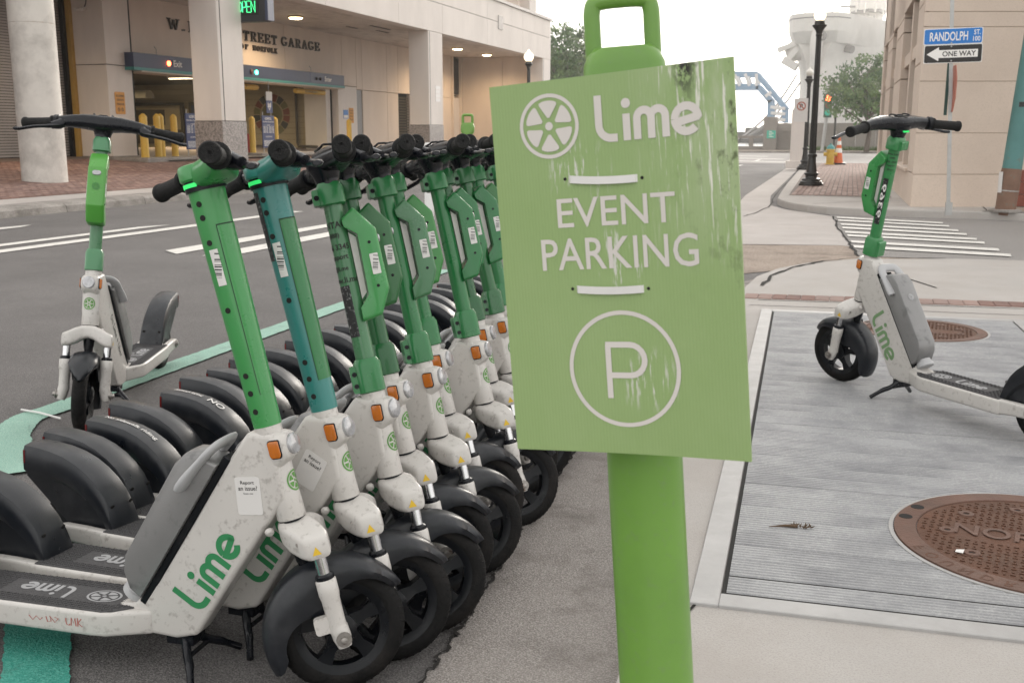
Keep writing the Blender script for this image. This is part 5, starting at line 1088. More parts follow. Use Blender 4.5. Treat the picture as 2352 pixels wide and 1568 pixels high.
rc = tag(MB().lathe((-19.3, 31.35, zi(-19.3)+.1), (0, 0, 1), [(0, .15), (.03, .15), (.04, .12), (.62, .03), (.63, 0)], 16).obj('traffic_cone', mat('dull_red_cone', (.36, .035, .02), .6)), 'red traffic cone half hidden behind the second rates board', 'cone')
for y0, lb in ((27.30, 'blue rates board standing beside the granite column base'), (31.62, 'blue rates board standing between two yellow bollards')):
    t = thing('rates_board', lb, 'sign', 'blue parking rates boards', (-18.9, y0+.39, zi(-18.9)))
    gbox('panel', M_navy2, (-18.93, -18.90, y0, y0+.78, .77, 1.83), t)
    for d in (.12, .66): MB().tube([(-18.95, y0+d, zi(-19)), (-18.95, y0+d, 1.95)], .018, 8).obj('pole', M_galv, t)
    letter('lettering', fit2d(text2d('NORFOLK', bold=.02), .42, .085), (-18.9, y0+.39, 1.73), YX, ZZ, M_white_t, t); letter('lettering', fit2d(text2d('West Plume Street Garage', bold=.015), .72, .062), (-18.9, y0+.39, 1.62), YX, ZZ, M_white_t, t)
    letter('lettering', fit2d(text2d('RATES', bold=.02), .2, .05), (-18.9, y0+.39, 1.51), YX, ZZ, M_white_t, t); letter('lettering', fit2d(text2d('ALL DAY $15.00', bold=.02), .40, .055), (-18.9, y0+.39, 1.13), YX, ZZ, M_white_t, t)
    mb = MB()
    for i in range(6):
        for a, w in ((.05, .16), (.25, .10), (.42, .16), (.62, .11)): mb.box(-18.899, -18.896, y0+a, y0+a+w, 1.26+i*.038, 1.276+i*.038)
    for i in range(5): mb.box(-18.899, -18.896, y0+.06, y0+.70-.05*(i % 2), .83+i*.04, .847+i*.04)
    mb.box(-18.899, -18.896, y0+.04, y0+.26, 1.505, 1.512); mb.box(-18.899, -18.896, y0+.52, y0+.74, 1.505, 1.512)
    mb.obj('small_print', M_white_t, t, smooth=0)
t = thing('hanging_notice', 'narrow grey and navy notice panel above the second rates board', 'sign', None, (-19.0, 32.3, 1.92)); gbox('upper_panel', M_lgrey, (-19.02, -19.0, 32.11, 32.50, 2.34, 2.63), t); gbox('lower_panel', M_navy2, (-19.02, -19.0, 32.11, 32.50, 1.92, 2.335), t)
letter('mark', stroke2d([[(-.08, .12), (-.08, .0), (0, -.12), (.08, 0), (.08, .12)], [(-.03, .08), (-.03, -.03)], [(.03, .1), (.03, -.03)]], .035), (-19.0, 32.3, 2.14), YX, ZZ, M_white_t, t); MB().tube([(-19.01, 32.3, 2.6), (-19.01, 32.3, 3.0)], .012, 6).obj('hanger', M_galv, t)
def clearance(y0, y1, z, lb):
    t = thing('clearance_bar', lb, 'clearance bar', 'yellow clearance bars in the garage entrance', (-20.4, (y0+y1)/2, z))
    MB().lathe((-20.55, y0, z), (0, 1, 0), [(0, .03), (.02, .085), (.06, .095), (y1-y0-.06, .095), (y1-y0-.02, .085), (y1-y0, .03)], 16).obj('bar', M_yellow, t)
    letter('lettering', fit2d(text2d('CLEARANCE 7\'', bold=.01), 1.1, .08), (-20.455, (y0+y1)/2, z), YX, ZZ, M_black_t, t)
    for y in (y0+.3, y1-.3): MB().tube([(-20.55, y, z+.09), (-20.55, y, 3.1)], .01, 6).obj('chain', M_galv, t)
clearance(31.4, 34.15, 2.86, 'yellow clearance bar hanging in the lane with the green signal lamp'); clearance(36.86, 39.27, 2.85, 'yellow clearance bar hanging in the lane marked as way in')
def orange_notice(o, lb, ax):
    t = thing('security_notice', lb, 'sign', 'orange notices on the garage walls', o); ax = Vector(ax); n = ax.cross(ZZ)
    mb = MB(); mb.prism(rring(.21, .31, .03, 3), lambda a, b, h: Vector(o)+ax*a+ZZ*b+n*h, .002, .014); mb.obj('panel', M_orange_s, t, smooth=0)
    for tx, zz, w in (('NO LOITERING', .20, .34), ('OPERATION OR', .09, .30), ('PARKING ZONE', -.03, .32)): letter('lettering', fit2d(text2d(tx, bold=.015), w, .055), Vector(o)+ZZ*zz, ax, ZZ, M_black_t, t, 1, .018)
    for d in (-.08, .08): letter('symbol', stroke2d([arc2(0, 0, .045, 0, 360, 20), [(-.03, .03), (.03, -.03)]], .014), Vector(o)+ZZ*-.18+ax*d, ax, ZZ, M_black_t, t, 1, .018)
orange_notice((-19.998, 25.78, 2.09), 'orange notice on the entrance pier above the yellow bollard', (0, 1, 0)); orange_notice((XI+.002, 41.15, 1.98), 'orange notice on the wall beside the grey door', (0, 1, 0))
t = thing('no_parking_plate', 'small blue and white plate beside the orange wall notice', 'sign', None, (XI, 40.6, 2.0)); gbox('plate', M_blue_s, (XI+.002, XI+.012, 40.42, 40.84, 1.85, 2.2), t); gbox('white_field', M_white_t, (XI+.0125, XI+.016, 40.44, 40.82, 1.87, 1.99), t)
t = thing('taped_papers', 'white papers taped one above another on the garage column', 'notice', None, (XF, 39.05, 2.4))
for i in range(4): gbox('sheet', M_stick, (XF+.001, XF+.006, 38.80, 39.28, 2.45+i*.155, 2.58+i*.155), t)
# open sign
t = thing('open_sign', 'black box sign with green glowing letters on the garage column', 'sign', None, (XF, 25.2, 4.3)); M_neon = mat('green_neon', (.02, .3, .1), .4, emit=((.07, 1, .32), 1.6))
gbox('housing', mat('sign_housing', (.015, .017, .022), .4), (XF-.42, XF+.72, 25.13, 25.42, 4.12, 5.03), t, bevel=.01, seg=1); gbox('side_cap', M_navy, (XF+.722, XF+.80, 25.12, 25.43, 4.14, 5.04), t); gbox('side_cap', M_blue_s, (XF-.50, XF-.422, 25.12, 25.43, 4.07, 5.04), t)
gbox('screen', M_dark, (XF-.20, XF+.55, 25.122, 25.128, 4.28, 4.70), t)
sx = Vector((1, 0, 0)); K = .28
def neon(strokes, ox): 
    for s_ in strokes: MB().tube([(XF-.115+ox+a*K*.62, 25.116, 4.355+b*K) for a, b in s_], .0075, 6).obj('neon_letter', M_neon, t)
neon([arc2(.42, .5, .48, 0, 360, 20)], 0); neon([[(0, 0), (0, 1), (.45, 1), (.6, .8), (.6, .62), (.45, .45), (0, .45)]], .17); neon([[(.6, 1), (0, 1), (0, 0), (.6, 0)], [(0, .5), (.5, .5)]], .295); neon([[(0, 0), (0, 1), (.65, 0), (.65, 1)]], .425)
# security camera, fence
t = thing('security_camera', 'small white twin security camera fixed high on the entrance pier', 'camera', None, (-20.6, 25.28, 4.62))
for d in (-.07, .07): MB().tube([(-20.6+d, 25.27, 4.64), (-20.6+d*1.6, 25.06, 4.60)], [.05, .045], 10).obj('body', M_stick, t)
MB().tube([(-20.6, 25.31, 4.66), (-20.5, 25.27, 4.78), (-20.45, 25.29, 5.1)], .012, 6).obj('cable', M_black, t)
t = thing('iron_fence', 'black iron fence panel beside the roll-up door', 'fence', None, (-17.2, 15.3, zi(-17.2)))
for i in range(8):
    yy = 15.98-.13*i; MB().box(-17.22, -17.18, yy-.018, yy+.018, zi(-17.2), 2.0 if i else 2.06).obj('picket', M_iron, t, smooth=0)
for zz in (.75, 1.72): MB().box(-17.225, -17.175, 14.9, 16.0, zz, zz+.04).obj('rail', M_iron, t, smooth=0)

# ================================================================== TAN BUILDING ON THE OPPOSITE CORNER
tb = thing('corner_building', 'tan stucco corner building with tall narrow windows', 'building', None, (2, 25, .12))
A = Vector((.94, 17.55, 0)); Bp = Vector((.72, 32.5, 0)); dS = (Bp-A).normalized(); nS = Vector((-dS.y, dS.x, 0)); Ls = (Bp-A).length    # nS points to the street
def side(t, d, z): p = A+dS*t+nS*d; return (p.x, p.y, z)
def spanel(name, t0, t1, z0, z1, d0, d1, m, par=None, **k):
    mb = MB(); mb.loft([[side(t, d, z) for t, d in ((t0, d0), (t1, d0), (t1, d1), (t0, d1))] for z in (z0, z1)]); return mb.obj(name, m, par or tb, smooth=0, **k)
courses = [(.02, .62), (.64, 1.45), (1.47, 2.30), (2.32, 3.20), (3.22, 3.48), (3.50, 5.2), (5.22, 9)]
wins = [(1.35, 5.45), (7.9, 9.6), (12.0, 14.0)]
WB0, WT0 = .68, 3.55
edges = [0]+[v for w in wins for v in w]+[Ls]
for z0, z1 in courses:
    for i in range(0, len(edges), 2):
        if z1 <= WB0 or z0 >= WT0: continue
        spanel('wall_block', edges[i]+(.0 if i else .12), edges[i+1], z0, z1, -.30, 0, M_tan, bevel=.004, seg=1)
spanel('wall_block', .12, Ls, .02, .62, -.30, .002, M_tan, bevel=.004, seg=1); spanel('wall_block', .12, Ls, 3.58, 9, -.30, 0, M_tan, bevel=.004, seg=1); spanel('wall_core', .45, Ls-.02, .1, 8.9, -.6, -.32, M_glassd)
for w0, w1 in wins:
    wd = spanel('window', w0, w1, WB0, WT0, -.33, -.30, M_glassd); 
    spanel('sill', w0-.05, w1+.05, .62, WB0, -.34, .05, M_tan, wd, bevel=.01, seg=1); spanel('transom', w0, w1, 2.52, 2.74, -.29, -.06, M_tan, wd)
    n = 2 if w1-w0 > 2 else 1
    for k in range(n+1):
        tt = w0+(w1-w0)*k/n
        spanel('mullion', max(w0, tt-.06), min(w1, tt+.06), WB0, WT0, -.29, -.16, M_winfr, wd)
        if 0 < k < n: spanel('stone_mullion', tt-.16, tt+.16, WB0, WT0, -.28, -.04, M_tan, wd)
    for k in range(n): spanel('pane', w0+(w1-w0)*k/n+.15, w0+(w1-w0)*(k+1)/n-.15, WB0+.1, 2.45, -.297, -.285, M_glassl if k == 1 else M_glassd, wd)
cD = Vector((math.cos(R_(17.6)), math.sin(R_(17.6)), 0)); cN = Vector((cD.y, -cD.x, 0))
def cham(t, d, z): p = A+cD*t+cN*d; return (p.x, p.y, z)
for z0, z1 in ((.02, .615), (.625, 1.245), (1.255, 2.02), (2.03, 2.82), (2.83, 3.04), (3.05, 5), (5.01, 9)):
    mb = MB(); mb.loft([[cham(t, d, z) for t, d in ((.145, -.44), (9, -.5), (9, 0), (0, 0))] for z in (z0, z1)]); mb.obj('corner_block', M_tan, tb, smooth=0, bevel=.003, seg=1)
mb = MB(); mb.loft([[cham(t, d, z) for t, d in ((.25, -.42), (9, -.5), (9, -.012), (.06, -.012))] for z in (.1, 8.9)]); mb.obj('joint_backing', mat('joint_shadow', (.46, .38, .31), .95), tb, smooth=0)
for i in range(3):
    for j in range(8):
        mb = MB(); t0 = 1.62+j*.42; mb.loft([[cham(t, d, z) for t, d in ((t0, .0), (t0+.41, .0), (t0+.41, .05), (t0, .05))] for z in (.13+i*.19, .13+i*.19+.18)]); mb.obj('plinth_tile', M_redtile, tb, smooth=0, bevel=.004, seg=1)
# teal utility pole
pb = Vector((2.21, 16.9, .12)); pt = pb+Vector((.34, .02, 5.2)); t = thing('utility_pole', 'leaning pole with peeling teal paint and bare brown foot', 'pole', None, pb); pd = (pt-pb).normalized()
MB().tube([pb+pd*.62, pb+pd*2.0, pt], [.135, .13, .122], 20).obj('painted_shaft', M_tealp, t, smooth=60); MB().tube([pb-pd*.05, pb+pd*.1, pb+pd*.4, pb+pd*.625], [.146, .142, .144, .139], 20).obj('bare_foot', M_brownp, t, smooth=60)
MB().lathe(pb, (0, 0, 1), [(0, .23), (.03, .23), (.04, .17)], 20).obj('base_collar', M_curb, t); MB().tube([pb+pd*.30, pb+pd*.315], .146, 20).obj('metal_strap', M_galv, t)
MB().loft([[pb+pd*1.5+Vector((.136*math.sin(a), -.136*math.cos(a), z)) for a in [R_(-25+i*8) for i in range(7)]] for z in (0, .07)], False, False, False).obj('number_tag', M_stickb, t)
MB().loft([[pb+pd*.28+Vector((.148*math.sin(a), -.148*math.cos(a), z)) for a in [R_(-85+i*8) for i in range(6)]] for z in (0, .16, .3)], False, False, False).obj('torn_paper', M_stick, t)
# sign pole with street name and one way plates
sp0 = Vector((1.38, 16.22, .12)); lean = Vector((-.058, .0, 1)).normalized(); t = thing('sign_post', 'galvanised post carrying street name, one way and stop signs', 'sign post', None, sp0)
MB().bar(sp0, sp0+lean*3.25, .045, .05).obj('post', M_galv, t, smooth=0); MB().box(sp0.x-.045, sp0.x+.045, sp0.y-.045, sp0.y+.045, .10, .28).obj('foot', M_galv, t, smooth=0)
sN = Vector((-.05, -1, 0)).normalized(); sU = (lean-sN*lean.dot(sN)).normalized(); sXv = sU.cross(sN)*-1
if sXv.x < 0: sXv = -sXv
sXv = Matrix.Rotation(R_(-2.5), 3, sN) @ sXv; sU = Matrix.Rotation(R_(-2.5), 3, sN) @ sU
def plate(name, c, w, h, m, th=.006, r=.02, border=None):
    mb = MB(); mb.prism(rring(w, h, r, 3), lambda a, b, q: Vector(c)+sXv*a+sU*b+sN*q, 0, th); o = mb.obj(name, m, t, smooth=0)
    if border: 
        mb = MB(); mb.prism(rring(w+.009, h+.009, r, 3), lambda a, b, q: Vector(c)+sXv*a+sU*b+sN*q, -.004, th*.5); mb.obj('border', border, o, smooth=0)
    return o
c1 = sp0+lean*2.45+sN*.035+sXv*.02; p1 = plate('name_plate', c1, .37, .100, M_blue_s, border=M_white_t)
letter('lettering', fit2d(text2d('RANDOLPH', bold=.014), .49, .122), c1+sXv*-.055, sXv, sU, M_white_t, p1, 1, .0075); letter('lettering', fit2d(text2d('ST.', bold=.012), .085, .064), c1+sXv*.307+sU*.044, sXv, sU, M_white_t, p1, 1, .0075); letter('lettering', fit2d(text2d('100', bold=.012), .093, .064), c1+sXv*.303+sU*-.043, sXv, sU, M_white_t, p1, 1, .0075)
c2 = sp0+lean*2.215+sN*.035+sXv*.02; p2 = plate('one_way_plate', c2, .368, .116, M_black_t, border=M_white_t)
letter('arrow', ([(-.40, 0), (-.215, .112), (-.215, .062), (.375, .062), (.375, -.062), (-.215, -.062), (-.215, -.112)], [(0, 1, 2, 5, 6), (2, 3, 4, 5)]), c2, sXv, sU, M_white_t, p2, .85, .0075); letter('lettering', fit2d(text2d('ONE WAY', bold=.016), .43, .070), c2+sXv*.08, sXv, sU, M_black_t, p2, 1, .0095)
for zz in (2.36, 2.12, 2.315): MB().lathe(sp0+lean*zz+sN*.043, sN, [(0, .012), (.006, .008)], 10).obj('bolt', M_galv, t)
cs = sp0+lean*1.74; a1 = Vector((.05, -.9987, 0)).normalized(); nn = Vector((.9987, .05, 0))
oc = [(.345*math.cos(R_(22.5+45*i)), .345*math.sin(R_(22.5+45*i))) for i in range(8)]
mb = MB(); mb.prism(oc, lambda a, b, q: cs+a1*a+ZZ*b+nn*(.03+q), 0, .006); so = mb.obj('stop_plate', M_red_s, t, smooth=0); letter('lettering', fit2d(text2d('STOP', bold=.02), .50, .22), cs+nn*.037, a1*-1 if (a1*-1).cross(ZZ).dot(nn) > 0 else a1, ZZ, M_white_t, so, 1, .001)
mb = MB(); mb.prism([(-.10, -.36), (.10, -.36), (.10, .36), (-.10, .36)], lambda a, b, q: cs+Vector((-.99, -.15, 0))*a*.22+ZZ*b-nn*(.045)+Vector((0, 1, 0))*q, 0, .006); mb.obj('green_plate', M_green_s, t, smooth=0)

# ================================================================== STREET LAMPS, HYDRANT, CONE, SIGNAL
M_globe = mat('lit_globe', (.9, .85, .75), .4, emit=((1, .84, .6), 1.1)); M_globe2 = mat('frosted_globe', (.78, .76, .70), .4)
def lamp(label, x, y, z0, h, lit, sc=1.0, gs=.72):
    t = thing('street_lamp', label, 'street lamp', None, (x, y, z0)); o = (x, y, z0)
    MB().lathe(o, (0, 0, 1), [(a, b*sc) for a, b in ((0, .26), (.06, .26), (.065, .24), (.10, .235), (.12, .20), (.16, .19), (.18, .13), (.22, .12), (.25, .15), (.28, .15), (.30, .115), (.50, .085), (.62, .080), (.64, .10), (.68, .10), (.70, .075))], 24).obj('base', M_iron, t, smooth=35)
    mb = MB(); n = 28; rings = []
    for zz, r in ((.70, .075), (h-.62, .056), (h-.60, .056)): rings.append([(x+r*sc*(1 if j % 2 else .86)*math.cos(2*math.pi*j/n), y+r*sc*(1 if j % 2 else .86)*math.sin(2*math.pi*j/n), z0+zz) for j in range(n)])
    mb.loft(rings); mb.obj('fluted_shaft', M_iron, t, smooth=0)
    MB().lathe(o, (0, 0, 1), [(h-.61, .06*sc), (h-.58, .075*sc), (h-.56, .06*sc), (h-.50, .075*sc), (h-.42, .13*sc), (h-.40, .15*sc), (h-.38, .15*sc), (h-.37, .11*sc), (h-.30, .10*sc), (h-.29, .08*sc)], 20).obj('fitter', M_iron, t, smooth=30)
    MB().lathe((x, y, z0+h-.29), (0, 0, 1), [(q*sc*gs, r*sc*gs) for q, r in ((0, .095), (.03, .12), (.09, .165), (.17, .175), (.25, .14), (.31, .075), (.335, .04), (.36, .045), (.39, .02), (.41, 0))], 20).obj('globe', M_globe if lit else M_globe2, t, smooth=60)
    return t
lamp('tall black fluted street lamp with lit globe on the brick corner', -.79, 23.89, .12, 3.75, True)
lt = lamp('black street lamp with unlit globe carrying a small no parking plate', -1.36, 34.6, .12, 3.15, False, .95)
c = Vector((-1.55, 34.45, 1.95)); MB().box(c.x-.22, c.x+.20, c.y-.012, c.y, c.z-.36, c.z+.36).obj('no_parking_plate', M_stick, lt, smooth=0)
letter('symbol', stroke2d([arc2(0, 0, .12, 0, 360, 24), [(-.085, .085), (.085, -.085)]], .035), c+Vector((0, -.013, .12)), (1, 0, 0), ZZ, M_red_s, lt); letter('symbol', fit2d(text2d('P', bold=.02), None, .14), c+Vector((0, -.013, .12)), (1, 0, 0), ZZ, M_black_t, lt, 1, .0015)
lamp('street lamp with glowing acorn globe on the far kerb by the garage', -12.75, 42.2, .16, 4.25, True, 1.15, 1.0)
t = thing('concrete_marker', 'pale square concrete post behind the unlit street lamp', 'post', None, (-1.72, 37.6, .12)); MB().box(-1.98, -1.46, 37.4, 37.9, .06, 2.05).obj('shaft', M_wall_c, t, smooth=0, bevel=.03); MB().box(-2.1, -1.34, 37.28, 38.0, .06, .32).obj('plinth', M_wall_c, t, smooth=0, bevel=.02)
hx, hy = -.70, 40.2; t = thing('fire_hydrant', 'yellow fire hydrant with green bonnet beside a striped cone', 'hydrant', None, (hx, hy, .12)); M_hyd = mat('hydrant_yellow', (.55, .36, .05), .5, var=.1)
MB().lathe((hx, hy, .12), (0, 0, 1), [(0, .19), (.04, .19), (.05, .14), (.5, .135), (.52, .17), (.56, .17)], 18).obj('barrel', M_hyd, t); MB().lathe((hx, hy, .685), (0, 0, 1), [(0, .15), (.08, .13), (.14, .07), (.15, .035), (.20, .035)], 18).obj('bonnet', M_tealm, t); MB().tube([(hx-.24, hy, .5), (hx+.24, hy, .5)], .07, 12).obj('nozzles', M_hyd, t); MB().tube([(hx, hy-.25, .45), (hx, hy, .45)], .09, 12).obj('pumper_nozzle', M_hyd, t)
cx, cy = -.42, 40.4; t = thing('traffic_cone', 'tall orange and white striped traffic cone by the hydrant', 'cone', None, (cx, cy, .12)); M_or = mat('cone_orange', (.62, .13, .03), .5)
MB().box(cx-.28, cx+.28, cy-.28, cy+.28, .12, .19).obj('base', M_black, t, smooth=0, bevel=.02); MB().lathe((cx, cy, .19), (0, 0, 1), [(0, .17), (.95, .035), (.96, 0)], 20).obj('body', M_or, t)
for b0, b1 in ((.36, .52), (.64, .78)): MB().lathe((cx, cy, .19), (0, 0, 1), [(b0, .173-.135*b0/.95), (b1, .173-.135*b1/.95)], 20, c=False).obj('white_band', M_post_w, t)
# traffic signal on the far side of the cross street
P = PY(1888, 347, 72.0); t = thing('traffic_signal', 'pole mounted traffic signal showing red in front of the grey wall', 'traffic light', None, (P.x, 72, .1))
MB().tube([(P.x, 72, .1), (P.x+.25, 72, 3.4)], .11, 10).obj('pole', M_galv, t); q = PY(1902, 243, 72.0)
MB().box(q.x-.25, q.x+.25, 71.8, 72.1, q.z-.75, q.z+.75).obj('housing', mat('signal_green_box', (.03, .10, .07), .5), t, smooth=0, bevel=.04)
for i, m in enumerate((M_rl, mat('unlit_amber', (.18, .05, .01), .4), mat('teal_lens', (.04, .26, .20), .4, emit=((.02, .5, .3), .25)))): MB().lathe((q.x, 71.8, q.z+.45-.45*i), (0, -1, 0), [(0, .18), (.04, .18), (.06, .1), (.065, 0)], 16).obj('lens', m, t)
MB().tube([PY(1915, 345, 74), PY(1922, 215, 74)], .07, 8).obj('pole', M_iron, t)

# ================================================================== WATERFRONT: WALL, WALKWAY, SHIP
YW = 76.0
fw = thing('flood_wall', 'long grey stained concrete flood wall along the waterfront', 'wall', None, (2, YW, 0)); M_fw = mat('stained_flood_wall', (.30, .275, .25), .9, var=.15, vs=.5, bump=.2, bs=20, dirt=((.17, .155, .14), .38, .5, .2), stretch=(1, 1, .5))
a = PY(1786, 290, YW); b = PY(2060, 290, YW); zt = PY(1850, 283, YW).z
n = 6
for i in range(n): MB().box(a.x+(b.x-a.x)*i/n+.01, a.x+(b.x-a.x)*(i+1)/n-.01, YW, YW+.5, -.05, zt-.55).obj('panel', M_fw, fw, smooth=0)
MB().box(a.x, b.x, YW-.06, YW+.56, zt-.55, zt).obj('cap_beam', M_fw, fw, smooth=0)
a2 = PY(1755, 290, YW); tp = PY(1770, 269, YW).z; MB().box(a2.x, a.x, YW-.5, YW+.9, -.05, tp).obj('end_pier', M_fw, fw, smooth=0, bevel=.05)
s0, s1 = PY(1758, 300, YW), PY(1784, 318, YW); t = thing('green_notice', 'small green notice plate on the end pier of the flood wall', 'sign', None, (s0.x, YW-.5, s1.z)); MB().box(s0.x+.15, s1.x-.05, YW-.56, YW-.52, s1.z, s0.z).obj('plate', mat('sea_green_sign', (.05, .42, .30), .5), t, smooth=0)
mb = MB()
for i in range(4): mb.box(s0.x+.3, s1.x-.2-.1*(i % 2), YW-.575, YW-.562, s1.z+.1+i*.11, s1.z+.14+i*.11)
mb.obj('small_print', M_white_t, t, smooth=0)
lw = thing('low_barrier', 'low grey concrete barrier beside the walkway pier', 'barrier', None, (-12, YW, 0)); e = PY(1690, 300, YW); zl = PY(1720, 312, YW).z
MB().box(e.x-14, a2.x-.02, YW, YW+.4, .9, zl).obj('rail_beam', M_fw, lw, smooth=0); MB().box(e.x-14, a2.x-.02, YW, YW+.4, -.05, .35).obj('foot_beam', M_fw, lw, smooth=0)
for i in range(9): MB().box(a2.x-1.0-i*2.3, a2.x-.7-i*2.3, YW+.02, YW+.38, .35, .9).obj('baluster', M_fw, lw, smooth=0)
# grass tufts along the wall foot
mb = MB(); rr = random.Random(9)
for i in range(900):
    x = rr.uniform(a.x+2, b.x); y = YW-rr.uniform(.1, 1.2); h = rr.uniform(.1, .35); an = rr.uniform(0, 6.3); d = Vector((math.cos(an), math.sin(an), 0))*.06
    mb.add([(x-d.x, y-d.y, .09), (x+d.x, y+d.y, .09), (x+d.y*2, y-d.x*2, .09+h)], [(0, 1, 2)])
struct(tag(mb.obj('grass', mat('grass', (.10, .16, .05), .8, var=.3, vs=.8), smooth=0), 'ragged green grass along the foot of the flood wall', 'grass'), 'stuff')
# blue steel walkway
YT = 82.0; bw = thing('steel_walkway', 'pale blue steel truss walkway with faceted frames', 'walkway', None, (-9, YT, 2.5)); M_bl = mat('walkway_blue', (.24, .36, .50), .6, var=.06); M_wh = mat('walkway_white', (.66, .66, .66), .6)
def bmem(p0, p1, w, m, nm, yy): 
    A_, B_ = PY(*p0, YT), PY(*p1, YT); MB().bar((A_.x, yy, A_.z), (B_.x, yy, B_.z), .35, w).obj(nm, m, bw, smooth=0)
for dy in (0, 2.2):
    yy = YT+dy
    for p0, p1, w, nm in (((1600, 170), (1740, 170), .85, 'top_chord'), ((1738, 170), (1806, 252), .85, 'top_chord'), ((1600, 199), (1742, 199), .95, 'bottom_chord'), ((1740, 198), (1771, 234), .95, 'bottom_chord'), ((1769, 230), (1769, 282), .95, 'leg'), ((1802, 250), (1802, 282), .85, 'leg'), ((1605, 168), (1605, 318), .95, 'leg'), ((1648, 201), (1648, 318), .85, 'leg')): bmem(p0, p1, w*.42, M_bl, nm, yy)
    for p0, p1 in (((1738, 170), (1738, 198)), ((1712, 170), (1722, 198)), ((1688, 172), (1700, 198)), ((1772, 212), (1758, 222)), ((1804, 250), (1770, 246)), ((1804, 262), (1771, 260)), ((1804, 276), (1771, 274))): bmem(p0, p1, .22, M_wh, 'web_member', yy-.05)
# battleship
SH = PY(1862, 300, 132); axd = R_(79)       # axis of the hull, away and to the right
def ship(s, y, z): return (SH.x+s*math.cos(axd)+y*math.sin(axd), 132+s*math.sin(axd)-y*math.cos(axd), z)
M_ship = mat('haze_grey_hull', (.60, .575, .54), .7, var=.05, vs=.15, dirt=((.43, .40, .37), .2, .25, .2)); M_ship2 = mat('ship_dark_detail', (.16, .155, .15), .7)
wsh = thing('battleship', 'huge pale grey battleship bow rising behind the flood wall', 'ship', None, ship(20, 0, 0))
st = [(-2.2, 14.3, []), (0, 14.4, [(14.4, 2.9), (12.4, 2.3), (9.5, 1.0), (6, .7), (0, .8)]), (1.5, 14.4, [(14.4, 3.35), (12.4, 3.0), (9.5, 1.8), (6, 1.3), (0, 1.4)]), (6, 14.1, [(14.1, 4.2), (12, 3.9), (9.3, 3.1), (6, 2.7), (0, 3.0)]), (16, 13.4, [(13.4, 6.4), (11.5, 6.1), (9, 5.6), (6, 5.5), (0, 6.1)]), (35, 12.4, [(12.4, 10.5), (10, 10.2), (8, 9.8), (5, 9.6), (0, 9.8)]), (70, 11.4, [(11.4, 15), (9, 14.8), (7, 14.4), (4, 14.2), (0, 14.2)]), (130, 11, [(11, 16.5), (9, 16.5), (7, 16.4), (4, 16.2), (0, 16)])]
rings = []
for s, zd, prof in st[1:]:
    pr = spline([(w, z, 0) for z, w in prof], 4); L1 = [(-p.x, p.y) for p in pr]; R1 = [(p.x, p.y) for p in reversed(pr)]
    rings.append([ship(s, a_, z) for a_, z in L1+R1])
mb = MB(); mb.loft(rings, True, True, True)
mb.obj('hull', M_ship, wsh, smooth=50)
# blunt stem bulwark: faceted tub around the bow
bul = [(16, 6.5), (6, 4.35), (1.5, 3.55), (-.6, 2.6), (-1.5, 1.0), (-1.5, -1.0), (-.6, -2.6), (1.5, -3.55), (6, -4.35), (16, -6.5)]
mb = MB(); mb.loft([[ship(s*k1+(1-k1)*8, y*k1, z) for s, y in bul] for z, k1 in ((11.6, .90), (12.9, 1.0), (14.9, 1.02), (14.9, .97), (13.6, .95))]); mb.obj('bulwark', M_ship, wsh, smooth=20)
mb = MB(); mb.loft([[ship(s*1.025-.2, y*1.025, z) for s, y in bul[2:8]] for z in (14.30, 14.42)], False, False, False); mb.obj('bulwark_seam', M_ship2, wsh, smooth=0)
MB().tube([ship(-.9, .5, 13.2), ship(-1.3, .4, 11.2), ship(-.6, .2, 8.5), ship(-.3, 0, 4), ship(-.3, 0, 0)], [.75, .72, .55, .45, .45], 14).obj('stem_post', M_ship, wsh, smooth=60)
MB().lathe(ship(-1.4, 1.0, 12.3), Vector(ship(-1, 0, 0))-Vector(ship(0, 0, 0)), [(0, .6), (.25, .58), (.3, .38), (.05, .34)], 18).obj('bullnose', M_ship2, wsh)
MB().lathe(ship(2, -4.0, 10.6), Vector(ship(0, -1, -.3))-Vector(ship(0, 0, 0)), [(-2.2, 1.35), (-1.0, 1.2), (-.3, .95), (-.2, .7)], 18).obj('hawse_bolster', M_ship, wsh); MB().lathe(ship(3, 3.4, 11.0), Vector(ship(-.4, 1, -.3))-Vector(ship(0, 0, 0)), [(-.6, .5), (.35, .45), (.36, .3)], 14).obj('hawse_pipe', M_ship2, wsh)
mb = MB(); mb.bar(ship(1.0, -2.2, 11.2), ship(1.0, -3.6, 9.6), .7, .7); mb.bar(ship(.8, -2.4, 11.7), ship(.8, -4.6, 11.0), .5, .6); mb.bar(ship(.8, -3.9, 9.9), ship(.8, -2.2, 8.9), .8, .9); mb.obj('anchor', M_ship, wsh, smooth=0, bevel=.08)
for d in (-1.4, .8): MB().tube([ship(0, d, 14.9), ship(0, d, 24)], .06, 6).obj('staff', M_ship2, wsh)
MB().tube([ship(8, 0, 14), ship(8, 0, 25)], .09, 6).obj('jack_mast', M_ship, wsh); MB().tube([ship(8, -1.2, 18.3), ship(8, 1.2, 18.3)], .06, 6).obj('yard', M_ship2, wsh)
MB().tube([ship(8, 0, 20), ship(60, 0, 33)], .03, 5).obj('stay_wire', M_ship2, wsh)
for i in range(30): MB().tube([ship(6+i*2.2, 4.3+i*.36*(1 if i < 20 else .7), 14.1-.06*i), ship(6+i*2.2, 4.3+i*.36*(1 if i < 20 else .7), 15.2-.06*i)], .05, 5).obj('stanchion', M_ship, wsh)
